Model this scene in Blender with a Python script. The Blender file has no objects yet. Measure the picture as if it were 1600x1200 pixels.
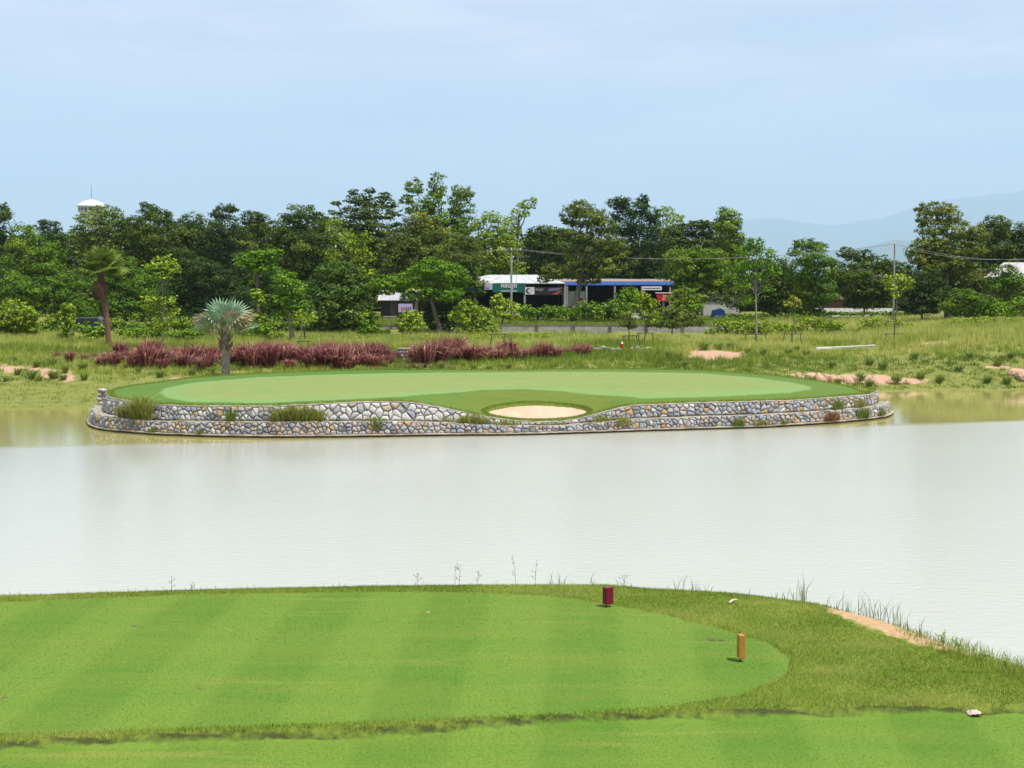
import bpy, math, random
import numpy as np
from mathutils import Vector, Matrix, Euler

# ------------------------------------------------------------------ camera, sky, sun, exposure
SC = bpy.context.scene
COL = SC.collection
CAMZ = 6.5
F = 2200.0                      # focal length in pixels of a 1600 px wide picture
PITCH = math.atan(155.0 / F)
cam_d = bpy.data.cameras.new('camera')
cam_d.sensor_width = 36.0
cam_d.lens = 36.0 * F / 1600.0
cam_d.clip_start = 0.1
cam_d.clip_end = 120000.0
cam = bpy.data.objects.new('camera', cam_d)
cam.location = (0, 0, CAMZ)
cam.rotation_euler = (math.pi / 2 - PITCH, 0, 0)
COL.objects.link(cam)
SC.camera = cam
SC.view_settings.view_transform = 'Standard'
SC.view_settings.look = 'None'
SC.view_settings.gamma = 1.0
SC.view_settings.use_curve_mapping = False
SC.view_settings.exposure = 0.50
SC.render.engine = 'CYCLES'
SC.cycles.max_bounces = 8
SC.cycles.diffuse_bounces = 3
SC.cycles.glossy_bounces = 3
SC.cycles.transmission_bounces = 3
SC.cycles.transparent_max_bounces = 8
SC.cycles.volume_bounces = 1
SC.cycles.use_denoising = True

SUN_DIR = Vector((0.33, -0.26, 0.91)).normalized()      # towards the sun
SUN_EL = math.asin(SUN_DIR.z)
SUN_AZ = math.atan2(SUN_DIR.x, SUN_DIR.y)               # from +Y towards +X
world = bpy.data.worlds.new('World')
SC.world = world
world.use_nodes = True
wn = world.node_tree
for n in list(wn.nodes): wn.nodes.remove(n)
w_out = wn.nodes.new('ShaderNodeOutputWorld')
w_bg = wn.nodes.new('ShaderNodeBackground')
w_bg.inputs['Strength'].default_value = 0.10
w_sky = wn.nodes.new('ShaderNodeTexSky')
w_sky.sky_type = 'NISHITA'
w_sky.sun_disc = False
w_sky.sun_elevation = SUN_EL
w_sky.sun_rotation = SUN_AZ
w_sky.air_density = 1.0
w_sky.dust_density = 1.2
w_sky.ozone_density = 1.5
# thin high cloud veil: noise stretched towards the horizon, the same all the way round
w_tc = wn.nodes.new('ShaderNodeTexCoord')
w_map = wn.nodes.new('ShaderNodeMapping'); w_map.inputs['Scale'].default_value = (2.2, 2.2, 15.0)
w_map.inputs['Rotation'].default_value = (0.05, 0.03, 0.4)
w_no = wn.nodes.new('ShaderNodeTexNoise'); w_no.inputs['Scale'].default_value = 1.6
w_no.inputs['Detail'].default_value = 7.0; w_no.inputs['Roughness'].default_value = 0.55
w_no.inputs['Distortion'].default_value = 0.6
w_ra = wn.nodes.new('ShaderNodeMapRange')
w_ra.inputs['From Min'].default_value = 0.38; w_ra.inputs['From Max'].default_value = 0.62
w_ra.inputs['To Min'].default_value = 0.0; w_ra.inputs['To Max'].default_value = 1.0
def w_math(op, a, b_=None):
    n_ = wn.nodes.new('ShaderNodeMath'); n_.operation = op
    for k_, v_ in enumerate((a, b_)):
        if v_ is None: continue
        if hasattr(v_, 'is_output'): wn.links.new(v_, n_.inputs[k_])
        else: n_.inputs[k_].default_value = v_
    return n_.outputs[0]
def w_mixc(f, a, b_):
    n_ = wn.nodes.new('ShaderNodeMixRGB')
    for k_, v_ in (('Fac', f), ('Color1', a), ('Color2', b_)):
        if hasattr(v_, 'is_output'): wn.links.new(v_, n_.inputs[k_])
        elif isinstance(v_, float): n_.inputs[k_].default_value = v_
        else: n_.inputs[k_].default_value = (*v_, 1)
    return n_.outputs['Color']
w_sep = wn.nodes.new('ShaderNodeSeparateXYZ'); wn.links.new(w_tc.outputs['Generated'], w_sep.inputs[0])
# the veil is thickest seen along the horizon and thins out overhead
w_th = wn.nodes.new('ShaderNodeMapRange'); w_th.inputs['From Min'].default_value = 0.15; w_th.inputs['From Max'].default_value = 0.9
w_th.inputs['To Min'].default_value = 0.88; w_th.inputs['To Max'].default_value = 0.30
wn.links.new(w_sep.outputs['Z'], w_th.inputs['Value'])
wn.links.new(w_tc.outputs['Generated'], w_map.inputs['Vector'])
wn.links.new(w_map.outputs['Vector'], w_no.inputs['Vector'])
wn.links.new(w_no.outputs['Fac'], w_ra.inputs['Value'])
w_m2 = wn.nodes.new('ShaderNodeMapping'); w_m2.inputs['Scale'].default_value = (5.0, 5.0, 26.0); w_m2.inputs['Location'].default_value = (3, 1, 2)
w_n2 = wn.nodes.new('ShaderNodeTexNoise'); w_n2.inputs['Scale'].default_value = 1.3; w_n2.inputs['Detail'].default_value = 8.0; w_n2.inputs['Distortion'].default_value = 0.3
wn.links.new(w_tc.outputs['Generated'], w_m2.inputs['Vector']); wn.links.new(w_m2.outputs['Vector'], w_n2.inputs['Vector'])
w_r2 = wn.nodes.new('ShaderNodeMapRange'); w_r2.inputs['From Min'].default_value = 0.52; w_r2.inputs['From Max'].default_value = 0.72
wn.links.new(w_n2.outputs['Fac'], w_r2.inputs['Value'])
base_c = w_mixc(w_th.outputs['Result'], w_sky.outputs['Color'], (5.00, 5.12, 6.12))
c1_ = w_mixc(w_math('MULTIPLY', w_ra.outputs['Result'], w_th.outputs['Result']), base_c, (6.7, 6.45, 6.8))
c2_ = w_mixc(w_math('MULTIPLY', w_r2.outputs['Result'], w_math('MULTIPLY', w_th.outputs['Result'], 0.75)), c1_, (8.2, 7.5, 7.3))
wn.links.new(c2_, w_bg.inputs['Color'])
wn.links.new(w_bg.outputs['Background'], w_out.inputs['Surface'])

sun_d = bpy.data.lights.new('sun', 'SUN')
sun_d.energy = 4.7
sun_d.angle = math.radians(0.5)
sun_d.color = (1.0, 0.96, 0.89)
sun = bpy.data.objects.new('sun', sun_d)
sun.rotation_euler = SUN_DIR.to_track_quat('Z', 'Y').to_euler()
sun.location = (20, 0, 60)
COL.objects.link(sun)

# ------------------------------------------------------------------ helpers
_sp, _cp = math.sin(PITCH), math.cos(PITCH)
def ray(px, py):
    x = (px - 800) / F; v = -(py - 600) / F
    return (x, _cp + v * _sp, -_sp + v * _cp)
def at_y(px, py, Y):
    d = ray(px, py); k = Y / d[1]
    return Vector((d[0] * k, Y, CAMZ + d[2] * k))
def on_z(px, py, z):
    d = ray(px, py); k = (z - CAMZ) / d[2]
    return Vector((d[0] * k, d[1] * k, z))
def Z(Y, py): return at_y(800, py, Y).z
def proj(X, Y, z):
    X = np.asarray(X, float); Y = np.asarray(Y, float); z = np.asarray(z, float) - CAMZ
    dep = Y * _cp - z * _sp; up = Y * _sp + z * _cp
    return 800 + F * X / dep, 600 - F * up / dep

def tag(o, label=None, cat=None, group=None, kind=None):
    if label: o['label'] = label
    if cat: o['category'] = cat
    if group: o['group'] = group
    if kind: o['kind'] = kind
    return o
def empty(name, loc, label, cat, group=None, rz=0.0):
    o = bpy.data.objects.new(name, None); COL.objects.link(o)
    o.empty_display_size = 0.2
    o.location = loc; o.rotation_euler = (0, 0, rz)
    return tag(o, label, cat, group, 'thing')
def link(name, me, mat=None, parent=None, loc=None, smooth=False):
    if mat is not None and len(me.materials) == 0: me.materials.append(mat)
    if smooth: me.polygons.foreach_set('use_smooth', [True] * len(me.polygons))
    o = bpy.data.objects.new(name, me); COL.objects.link(o)
    if parent is not None: o.parent = parent
    if loc is not None: o.location = loc
    return o
def np_mesh(name, V, Fc, tint=None, smooth=False, attrs=None):
    """V (n,3); Fc (m,k) array of equal sized faces"""
    V = np.ascontiguousarray(V, dtype=np.float32); Fc = np.ascontiguousarray(Fc, dtype=np.int32)
    me = bpy.data.meshes.new(name)
    m, k = Fc.shape
    me.vertices.add(len(V)); me.vertices.foreach_set('co', V.ravel())
    me.loops.add(m * k); me.loops.foreach_set('vertex_index', Fc.ravel())
    me.polygons.add(m); me.polygons.foreach_set('loop_start', np.arange(0, m * k, k, dtype=np.int32))
    me.polygons.foreach_set('loop_total', np.full(m, k, dtype=np.int32))
    if smooth: me.polygons.foreach_set('use_smooth', np.ones(m, dtype=bool))
    me.update(calc_edges=True)
    al = dict(attrs or {})
    if tint is not None: al['tint'] = tint
    for nm, arr in al.items():
        a = me.attributes.new(nm, 'FLOAT', 'POINT'); a.data.foreach_set('value', np.ascontiguousarray(arr, dtype=np.float32))
    return me
class MB:
    """collects boxes, tubes, polygons; builds them as one mesh"""
    def __init__(s): s.v = []; s.f = []
    def add(s, vs, fs):
        b = len(s.v); s.v += [tuple(p) for p in vs]; s.f += [tuple(b + i for i in f) for f in fs]; return s
    def box(s, x0, x1, y0, y1, z0, z1):
        vs = [(x0,y0,z0),(x1,y0,z0),(x1,y1,z0),(x0,y1,z0),(x0,y0,z1),(x1,y0,z1),(x1,y1,z1),(x0,y1,z1)]
        return s.add(vs, [(0,3,2,1),(4,5,6,7),(0,1,5,4),(1,2,6,5),(2,3,7,6),(3,0,4,7)])
    def tube(s, pts, rad, n=7, cap=True):
        pts = [Vector(p) for p in pts]
        if not isinstance(rad, (list, tuple)): rad = [rad] * len(pts)
        rings = []
        for i, p in enumerate(pts):
            t = (pts[min(i+1, len(pts)-1)] - pts[max(i-1, 0)]).normalized()
            a = t.cross(Vector((0, 1, 0))) if abs(t.y) < 0.9 else t.cross(Vector((1, 0, 0)))
            a.normalize(); b = t.cross(a)
            rings.append([p + (a * math.cos(2*math.pi*k/n) + b * math.sin(2*math.pi*k/n)) * rad[i] for k in range(n)])
        vs = [q for r in rings for q in r]; fs = []
        for i in range(len(pts) - 1):
            for k in range(n):
                fs.append((i*n+k, i*n+(k+1) % n, (i+1)*n+(k+1) % n, (i+1)*n+k))
        if cap: fs += [tuple(range(n-1, -1, -1)), tuple((len(pts)-1)*n + k for k in range(n))]
        return s.add(vs, fs)
    def lathe(s, prof, n=16, c=(0, 0)):
        vs = []; fs = []
        for r, z in prof:
            for k in range(n): vs.append((c[0] + r*math.cos(2*math.pi*k/n), c[1] + r*math.sin(2*math.pi*k/n), z))
        for i in range(len(prof)-1):
            for k in range(n): fs.append((i*n+k, i*n+(k+1) % n, (i+1)*n+(k+1) % n, (i+1)*n+k))
        fs += [tuple(range(n-1, -1, -1)), tuple((len(prof)-1)*n + k for k in range(n))]
        return s.add(vs, fs)
    def prism(s, poly, y0, y1):      # poly in (x,z), extruded along y
        n = len(poly)
        vs = [(x, y0, z) for x, z in poly] + [(x, y1, z) for x, z in poly]
        return s.add(vs, [tuple(range(n)), tuple(range(2*n-1, n-1, -1))] + [(i, i+n, (i+1) % n + n, (i+1) % n) for i in range(n)])
    def build(s, name, mat, parent=None, loc=None, smooth=False, bevel=0.0):
        me = bpy.data.meshes.new(name); me.from_pydata(s.v, [], s.f); me.update()
        if bevel:
            import bmesh
            bm = bmesh.new(); bm.from_mesh(me)
            bmesh.ops.recalc_face_normals(bm, faces=bm.faces)
            bmesh.ops.bevel(bm, geom=list(bm.edges), offset=bevel, segments=2, affect='EDGES', profile=0.6)
            bm.to_mesh(me); bm.free()
        return link(name, me, mat, parent, loc, smooth)

def hashn(ix, iy, seed):
    h = (ix.astype(np.int64) * 374761393 + iy.astype(np.int64) * 668265263 + seed * 1442695041) & 0xffffffff
    h = ((h ^ (h >> 13)) * 1274126177) & 0xffffffff
    h = h ^ (h >> 16)
    return (h & 0xffff) / 65535.0
def vnoise(x, y, seed=0):
    x = np.asarray(x, float); y = np.asarray(y, float)
    ix = np.floor(x); iy = np.floor(y); fx = x - ix; fy = y - iy
    fx = fx*fx*(3-2*fx); fy = fy*fy*(3-2*fy)
    a = hashn(ix, iy, seed); b = hashn(ix+1, iy, seed); c = hashn(ix, iy+1, seed); d = hashn(ix+1, iy+1, seed)
    return (a*(1-fx)+b*fx)*(1-fy) + (c*(1-fx)+d*fx)*fy
def fbm(x, y, seed=0, o=3):
    s = 0; a = 0.5; t = 0
    for i in range(o): s = s + a*vnoise(x*2**i, y*2**i, seed+i*17); t += a; a *= 0.5
    return s / t
def sdist(P, poly):
    """signed distance, positive inside"""
    P = np.asarray(P, float); poly = np.asarray(poly, float)
    A = poly; B = np.roll(poly, -1, axis=0)
    best = np.full(len(P), 1e9); ins = np.zeros(len(P), bool)
    for a, b in zip(A, B):
        ab = b - a; t = np.clip(((P - a) @ ab) / max(ab @ ab, 1e-12), 0, 1)
        q = a + t[:, None] * ab; best = np.minimum(best, np.hypot(*(P - q).T))
        c = (a[1] > P[:, 1]) != (b[1] > P[:, 1])
        den = (b[1] - a[1]) if abs(b[1] - a[1]) > 1e-12 else 1e-12
        ins ^= c & (P[:, 0] < (b[0] - a[0]) * (P[:, 1] - a[1]) / den + a[0])
    return np.where(ins, best, -best)
def smooth(t): t = np.clip(t, 0, 1); return t*t*(3-2*t)
RNG = np.random.default_rng(11)

# ------------------------------------------------------------------ materials
def nodes_of(name):
    m = bpy.data.materials.new(name); m.use_nodes = True
    nt = m.node_tree; b = nt.nodes['Principled BSDF']
    return m, nt, b
def N(nt, typ, **kw):
    n = nt.nodes.new(typ)
    for k, v in kw.items():
        if k in n.inputs: n.inputs[k].default_value = v
        else: setattr(n, k, v)
    return n
def noise_fac(nt, scale, detail=4, rough=0.6, lo=0.35, hi=0.65, vec=None, stretch=None, seed=0.0):
    g = nt.nodes.new('ShaderNodeNewGeometry')
    src = g.outputs['Position'] if vec is None else vec
    mp = nt.nodes.new('ShaderNodeMapping')
    mp.inputs['Location'].default_value = (seed, seed*1.7, seed*0.3)
    if stretch: mp.inputs['Scale'].default_value = stretch
    nt.links.new(src, mp.inputs['Vector'])
    n = N(nt, 'ShaderNodeTexNoise', Scale=scale, Detail=detail, Roughness=rough)
    nt.links.new(mp.outputs['Vector'], n.inputs['Vector'])
    r = nt.nodes.new('ShaderNodeMapRange')
    r.inputs['From Min'].default_value = lo; r.inputs['From Max'].default_value = hi
    nt.links.new(n.outputs['Fac'], r.inputs['Value'])
    return r.outputs['Result'], n.outputs['Fac']
def mix(nt, fac, c1, c2):
    m = nt.nodes.new('ShaderNodeMixRGB')
    for s, v in (('Fac', fac), ('Color1', c1), ('Color2', c2)):
        if hasattr(v, 'is_output'): nt.links.new(v, m.inputs[s])
        elif isinstance(v, (int, float)): m.inputs[s].default_value = v
        else: m.inputs[s].default_value = (*v, 1)
    return m.outputs['Color']
def bump(nt, b, h, strength=0.4, dist=0.05):
    bn = N(nt, 'ShaderNodeBump', Strength=strength, Distance=dist)
    nt.links.new(h, bn.inputs['Height']); nt.links.new(bn.outputs['Normal'], b.inputs['Normal'])
def mat(name, c1, c2=None, scale=3.0, rough=0.8, bscale=None, bstr=0.3, bdist=0.02, spec=0.3, metal=0.0, lo=0.35, hi=0.65, objc=False):
    m, nt, b = nodes_of(name)
    b.inputs['Roughness'].default_value = rough; b.inputs['Metallic'].default_value = metal
    b.inputs['Specular IOR Level'].default_value = spec
    vec = None
    if objc: vec = nt.nodes.new('ShaderNodeTexCoord').outputs['Object']
    if c2 is None: c2 = tuple(x*0.8 for x in c1)
    f, _ = noise_fac(nt, scale, lo=lo, hi=hi, vec=vec)
    nt.links.new(mix(nt, f, c1, c2), b.inputs['Base Color'])
    if bscale:
        _, h = noise_fac(nt, bscale, vec=vec, seed=3.3); bump(nt, b, h, bstr, bdist)
    return m
def leaf_mat(name, dark, mid, light, trans=0.3, rough=0.55, spec=0.07, tcol=None):
    m, nt, b = nodes_of(name)
    at = N(nt, 'ShaderNodeAttribute', attribute_name='tint')
    cr = nt.nodes.new('ShaderNodeValToRGB')
    cr.color_ramp.elements[0].color = (*dark, 1); cr.color_ramp.elements[1].color = (*light, 1)
    e = cr.color_ramp.elements.new(0.5); e.color = (*mid, 1)
    nt.links.new(at.outputs['Fac'], cr.inputs['Fac'])
    nt.links.new(cr.outputs['Color'], b.inputs['Base Color'])
    b.inputs['Roughness'].default_value = rough; b.inputs['Specular IOR Level'].default_value = spec
    tr = nt.nodes.new('ShaderNodeBsdfTranslucent')
    if tcol is None: nt.links.new(cr.outputs['Color'], tr.inputs['Color'])
    else: tr.inputs['Color'].default_value = (*tcol, 1)
    mx = nt.nodes.new('ShaderNodeMixShader'); mx.inputs['Fac'].default_value = trans
    out = nt.nodes['Material Output']
    nt.links.new(b.outputs['BSDF'], mx.inputs[1]); nt.links.new(tr.outputs['BSDF'], mx.inputs[2])
    nt.links.new(mx.outputs['Shader'], out.inputs['Surface'])
    return m

# ------------------------------------------------------------------ far terrain
wl_left = on_z(75, 640, 0).y; wl_right = on_z(1500, 610, 0).y
WALL = [(-500, 130.0), (1150, 131.0), (1330, 153.0), (1420, 160.0)]           # (column, distance) of the concrete wall
def col_mid(yw, step=True, extra=()):
    return [(60,-1.8),(78,-0.8),(81,0.0),(84,Z(84,590)),(88,Z(88,575)),(94,Z(94,560)),(100,Z(100,548)),(115,Z(115,533)),(yw-0.4,Z(130,526.5)),(yw+0.4,2.55),(yw+6,2.6),(50000,2.6)]
COLS = [
 (-400, [(60,-1.8),(wl_left-1,-0.3),(wl_left,0),(82,Z(82,602)),(88,Z(88,573)),(98,Z(98,548)),(115,Z(115,534)),(128,Z(128,527)),(136,2.5),(50000,2.6)]),
 (100,  [(60,-1.8),(wl_left-1,-0.3),(wl_left,0),(82,Z(82,602)),(88,Z(88,573)),(98,Z(98,548)),(115,Z(115,534)),(128,Z(128,527)),(136,2.5),(50000,2.6)]),
 (480,  col_mid(130)),
 (1150, col_mid(131)),
 (1300, [(60,-1.8),(wl_right-2,-0.6),(86,0.0),(88,Z(88,600)),(89.2,Z(89.2,586)),(92,Z(92,575)),(105,Z(105,545)),(125,Z(125,523)),(150.0,Z(150,506)),(151.0,2.6),(50000,2.6)]),
 (1450, [(60,-1.8),(wl_right-2,-0.6),(wl_right,0),(88.5,Z(88.5,601)),(89.6,Z(89.6,589)),(93,Z(93,565)),(98,Z(98,543)),(106,Z(106,528)),(125,Z(125,512)),(160,2.7),(50000,2.6)]),
 (1600, [(60,-1.8),(wl_right-2,-0.6),(wl_right,0),(88.5,Z(88.5,601)),(89.8,Z(89.8,585)),(93,Z(93,560)),(97,Z(97,540)),(103,Z(103,525)),(125,Z(125,506)),(165,2.8),(50000,2.6)]),
 (2400, [(60,-1.8),(wl_right-2,-0.6),(wl_right,0),(88.5,Z(88.5,601)),(89.8,Z(89.8,585)),(93,Z(93,560)),(97,Z(97,540)),(103,Z(103,525)),(125,Z(125,506)),(165,2.8),(50000,2.6)]),
]
def ground_z(X, Y, noise=True):
    X = np.asarray(X, float); Y = np.asarray(Y, float)
    a = 800 + F * X / np.maximum(Y, 1)
    ks = np.array([c[0] for c in COLS], float)
    zs = np.array([np.interp(Y, [p[0] for p in c[1]], [p[1] for p in c[1]]) for c in COLS])
    a = np.clip(a, ks[0], ks[-1] - 1e-3)
    i = np.clip(np.searchsorted(ks, a, side='right') - 1, 0, len(ks) - 2)
    t = (a - ks[i]) / (ks[i+1] - ks[i])
    z = np.take_along_axis(zs, i[None, ...], 0)[0] * (1-t) + np.take_along_axis(zs, (i+1)[None, ...], 0)[0] * t
    if noise:
        amp = np.clip((Y - 76) / 10, 0, 1) * np.clip((200 - Y) / 40, 0, 1)
        z = z + amp * ((fbm(X*0.25, Y*0.25, 3) - 0.5) * 0.5 + (fbm(X*1.1, Y*1.1, 9) - 0.5) * 0.16)
    return z
def gz(X, Y): return float(ground_z(np.array([X]), np.array([Y]))[0])

# soil: ellipses in (column, row) turned into world discs on the terrain
SOIL = [(15,574,28,7),(52,577,13,6),(72,585,16,9),(107,590,15,9),(282,590,14,3.5),(1085,553,18,5),(1122,557,56,9),(1445,537,38,4),
        (1250,587,14,3),(1282,591,30,8),(1325,593,38,9),(1375,594,32,8),(1420,594,32,6),(1592,583,18,8),(1650,585,30,8),
        (-60,580,40,8),(1560,577,30,3)]
def soil_mask(X, Y, z):
    px, py = proj(X, Y, z)
    wx_ = (fbm(X*0.35, Y*0.35, 71)-0.5); wy_ = (fbm(X*0.35+40, Y*0.35, 72)-0.5)
    px = px + wx_*34; py = py + wy_*14
    m = np.full(np.shape(px), -3.0)
    for cx, cy, rx, ry in SOIL:
        r = np.sqrt(((px-cx)/rx)**2 + ((py-cy)/ry)**2)
        m = np.maximum(m, 1 - r)
    return m
aa = np.concatenate([np.linspace(-1500, -60, 50), np.linspace(-50, 1650, 430), np.linspace(1660, 3100, 50)])
yy = np.concatenate([np.linspace(60, 72, 6), np.linspace(72.5, 112, 130), np.linspace(112.5, 165, 90), np.geomspace(167, 43000, 64)])
A_, Y_ = np.meshgrid(aa, yy)
X_ = (A_ - 800) / F * Y_
Z_ = ground_z(X_, Y_)
sm = soil_mask(X_.ravel(), Y_.ravel(), Z_.ravel())
nr, nc = A_.shape
ii = np.arange(nr*nc).reshape(nr, nc)
quads = np.stack([ii[:-1,:-1], ii[:-1,1:], ii[1:,1:], ii[1:,:-1]], -1).reshape(-1, 4)
me = np_mesh('ground', np.stack([X_.ravel(), Y_.ravel(), Z_.ravel()], 1), quads, smooth=True, attrs={'soil': sm})
m, nt, b = nodes_of('meadow_ground')
f1, _ = noise_fac(nt, 0.18, lo=0.35, hi=0.65)
f2, _ = noise_fac(nt, 1.3, lo=0.35, hi=0.7, seed=5)
f3, h3 = noise_fac(nt, 6.0, lo=0.35, hi=0.65, seed=9)
c = mix(nt, f1, (0.20, 0.225, 0.04), (0.26, 0.245, 0.06))
c = mix(nt, f2, c, (0.13, 0.17, 0.035))
g = mix(nt, 0.4, c, mix(nt, f3, (0.10, 0.13, 0.03), (0.24, 0.22, 0.09)))
at = N(nt, 'ShaderNodeAttribute', attribute_name='soil')
nf, nh = noise_fac(nt, 2.2, lo=0.2, hi=0.8, seed=2)
ad = N(nt, 'ShaderNodeMath', operation='MULTIPLY_ADD'); nt.links.new(nf, ad.inputs[0]); ad.inputs[1].default_value = 0.7; nt.links.new(at.outputs['Fac'], ad.inputs[2])
mr = N(nt, 'ShaderNodeMapRange'); mr.inputs['From Min'].default_value = 0.42; mr.inputs['From Max'].default_value = 0.58
nt.links.new(ad.outputs[0], mr.inputs['Value'])
soilc = mix(nt, f3, (0.50, 0.32, 0.21), (0.38, 0.24, 0.15))
nt.links.new(mix(nt, mr.outputs['Result'], g, soilc), b.inputs['Base Color'])
b.inputs['Roughness'].default_value = 0.95; b.inputs['Specular IOR Level'].default_value = 0.1
bump(nt, b, h3, 0.6, 0.12)
tag(link('ground', me, m), kind='structure')

# ------------------------------------------------------------------ mountains
def ridge(name, pts, Y, depth, seed, n=260):
    px = np.linspace(-1600, 3400, n)
    top = np.interp(px, [p[0] for p in pts], [p[1] for p in pts])
    top = top + (fbm(px*0.018, px*0+3, seed, 4) - 0.5) * 16
    zt = np.array([Z(Y, t) for t in top])
    X = (px - 800) / F * Y
    rows = 16; V = []
    for r in range(rows):
        t = r / (rows-1)
        prof = math.sin(math.pi * t) ** 0.9
        yyv = Y + (t - 0.5) * depth + (fbm(X*0.0006, X*0+r*0.7, seed+5)-0.5)*600
        zz = zt * prof * (1 + 0.25*(fbm(X*0.0012, X*0+r*0.55, seed+9, 4)-0.5) * (1 if abs(t-.5) > .08 else 0)) - 3*(1-prof)
        V.append(np.stack([X, yyv, np.maximum(zz, -1.0)], 1))
    V = np.concatenate(V)
    i2 = np.arange(rows*n).reshape(rows, n)
    q = np.stack([i2[:-1,:-1], i2[:-1,1:], i2[1:,1:], i2[1:,:-1]], -1).reshape(-1, 4)
    return tag(link(name, np_mesh(name, V, q, smooth=True), M_HILL), kind='structure')
M_HILL = mat('wooded_hills', (0.04, 0.065, 0.05), (0.06, 0.08, 0.06), scale=0.0012, rough=0.95, bscale=0.003, bdist=60)
ridge('mountains', [(-1600,370),(-600,340),(-100,372),(200,395),(700,392),(1000,372),(1090,352),(1180,341),(1230,346),(1290,352),(1350,345),(1420,325),(1500,305),(1620,296),(1900,280),(2400,330),(3400,350)], 38000, 8000, 4)
ridge('hills', [(-1600,400),(-400,405),(300,418),(900,420),(1150,412),(1260,398),(1320,388),(1400,379),(1500,385),(1700,372),(2200,395),(3400,400)], 21000, 5000, 21)

# ------------------------------------------------------------------ haze
hz = MB().box(-60000, 60000, -800, 45000, -6.0, 4200).build('haze', None)
m = bpy.data.materials.new('haze_air'); m.use_nodes = True
nt = m.node_tree
for n in list(nt.nodes): nt.nodes.remove(n)
o_ = nt.nodes.new('ShaderNodeOutputMaterial'); pv = nt.nodes.new('ShaderNodeVolumePrincipled')
pv.inputs['Color'].default_value = (0.56, 0.76, 1.0, 1)
pv.inputs['Density'].default_value = 0.00006
pv.inputs['Anisotropy'].default_value = 0.0
nt.links.new(pv.outputs['Volume'], o_.inputs['Volume'])
hz.data.materials.append(m); tag(hz, kind='stuff')

# ------------------------------------------------------------------ water
m, nt, b = nodes_of('pond_water')
geo = nt.nodes.new('ShaderNodeNewGeometry'); sep = nt.nodes.new('ShaderNodeSeparateXYZ')
nt.links.new(geo.outputs['Position'], sep.inputs[0])
# wind line: calm water behind  y = 57 + 0.0.. x, ruffled in front
ln = N(nt, 'ShaderNodeMath', operation='MULTIPLY_ADD'); nt.links.new(sep.outputs['X'], ln.inputs[0]); ln.inputs[1].default_value = -0.245; nt.links.new(sep.outputs['Y'], ln.inputs[2])
wf, wh = noise_fac(nt, 0.16, detail=3, lo=0.0, hi=1.0, stretch=(0.35, 1.0, 1.0))
l2 = N(nt, 'ShaderNodeMath', operation='MULTIPLY_ADD'); nt.links.new(wf, l2.inputs[0]); l2.inputs[1].default_value = 2.2; nt.links.new(ln.outputs[0], l2.inputs[2])
calm = N(nt, 'ShaderNodeMapRange'); calm.inputs['From Min'].default_value = 61.4; calm.inputs['From Max'].default_value = 62.6
nt.links.new(l2.outputs[0], calm.inputs['Value'])
CALM = calm.outputs['Result']
pf, _ = noise_fac(nt, 0.07, detail=4, lo=0.3, hi=0.7, seed=4, stretch=(0.5, 1.0, 1.0))
nt.links.new(mix(nt, CALM, mix(nt, pf, (0.395, 0.405, 0.335), (0.415, 0.425, 0.355)), (0.31, 0.285, 0.095)), b.inputs['Base Color'])  # olive reflection of the banks is put into the calm water's base colour
shl = N(nt, 'ShaderNodeMapRange'); shl.inputs['From Min'].default_value = 2.0; shl.inputs['From Max'].default_value = -16.0; shl.inputs['To Max'].default_value = 0.78
sx2 = N(nt, 'ShaderNodeMath', operation='MULTIPLY_ADD'); nt.links.new(pf, sx2.inputs[0]); sx2.inputs[1].default_value = 5.0; nt.links.new(sep.outputs['X'], sx2.inputs[2]); nt.links.new(sx2.outputs[0], shl.inputs['Value'])
mxc = N(nt, 'ShaderNodeMath', operation='MAXIMUM'); nt.links.new(CALM, mxc.inputs[0]); nt.links.new(shl.outputs['Result'], mxc.inputs[1])
CALM = mxc.outputs[0]
rg = N(nt, 'ShaderNodeMapRange'); rg.inputs['To Min'].default_value = 0.17; rg.inputs['To Max'].default_value = 0.05
nt.links.new(CALM, rg.inputs['Value']); nt.links.new(rg.outputs['Result'], b.inputs['Roughness'])
b.inputs['IOR'].default_value = 1.33
_, r1 = noise_fac(nt, 5.5, detail=4, rough=0.6, stretch=(0.45, 1.0, 1.0))
_, r2 = noise_fac(nt, 9.0, detail=2, rough=0.6, stretch=(0.5, 1.0, 1.0), seed=7)
sm_ = N(nt, 'ShaderNodeMath', operation='MULTIPLY_ADD'); nt.links.new(r2, sm_.inputs[0]); sm_.inputs[1].default_value = 0.35; nt.links.new(r1, sm_.inputs[2])
st = N(nt, 'ShaderNodeMapRange'); st.inputs['To Min'].default_value = 0.26; st.inputs['To Max'].default_value = 0.03
nt.links.new(CALM, st.inputs['Value'])
bn = N(nt, 'ShaderNodeBump', Distance=0.06); nt.links.new(st.outputs['Result'], bn.inputs['Strength'])
nt.links.new(sm_.outputs[0], bn.inputs['Height']); nt.links.new(bn.outputs['Normal'], b.inputs['Normal'])
xs = np.linspace(-260, 260, 27); ys = np.linspace(-30, 150, 19)
XX, YY = np.meshgrid(xs, ys); i2 = np.arange(XX.size).reshape(XX.shape)
q = np.stack([i2[:-1,:-1], i2[:-1,1:], i2[1:,1:], i2[1:,:-1]], -1).reshape(-1, 4)
tag(link('water', np_mesh('water', np.stack([XX.ravel(), YY.ravel(), XX.ravel()*0], 1), q), m), kind='structure')

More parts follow.
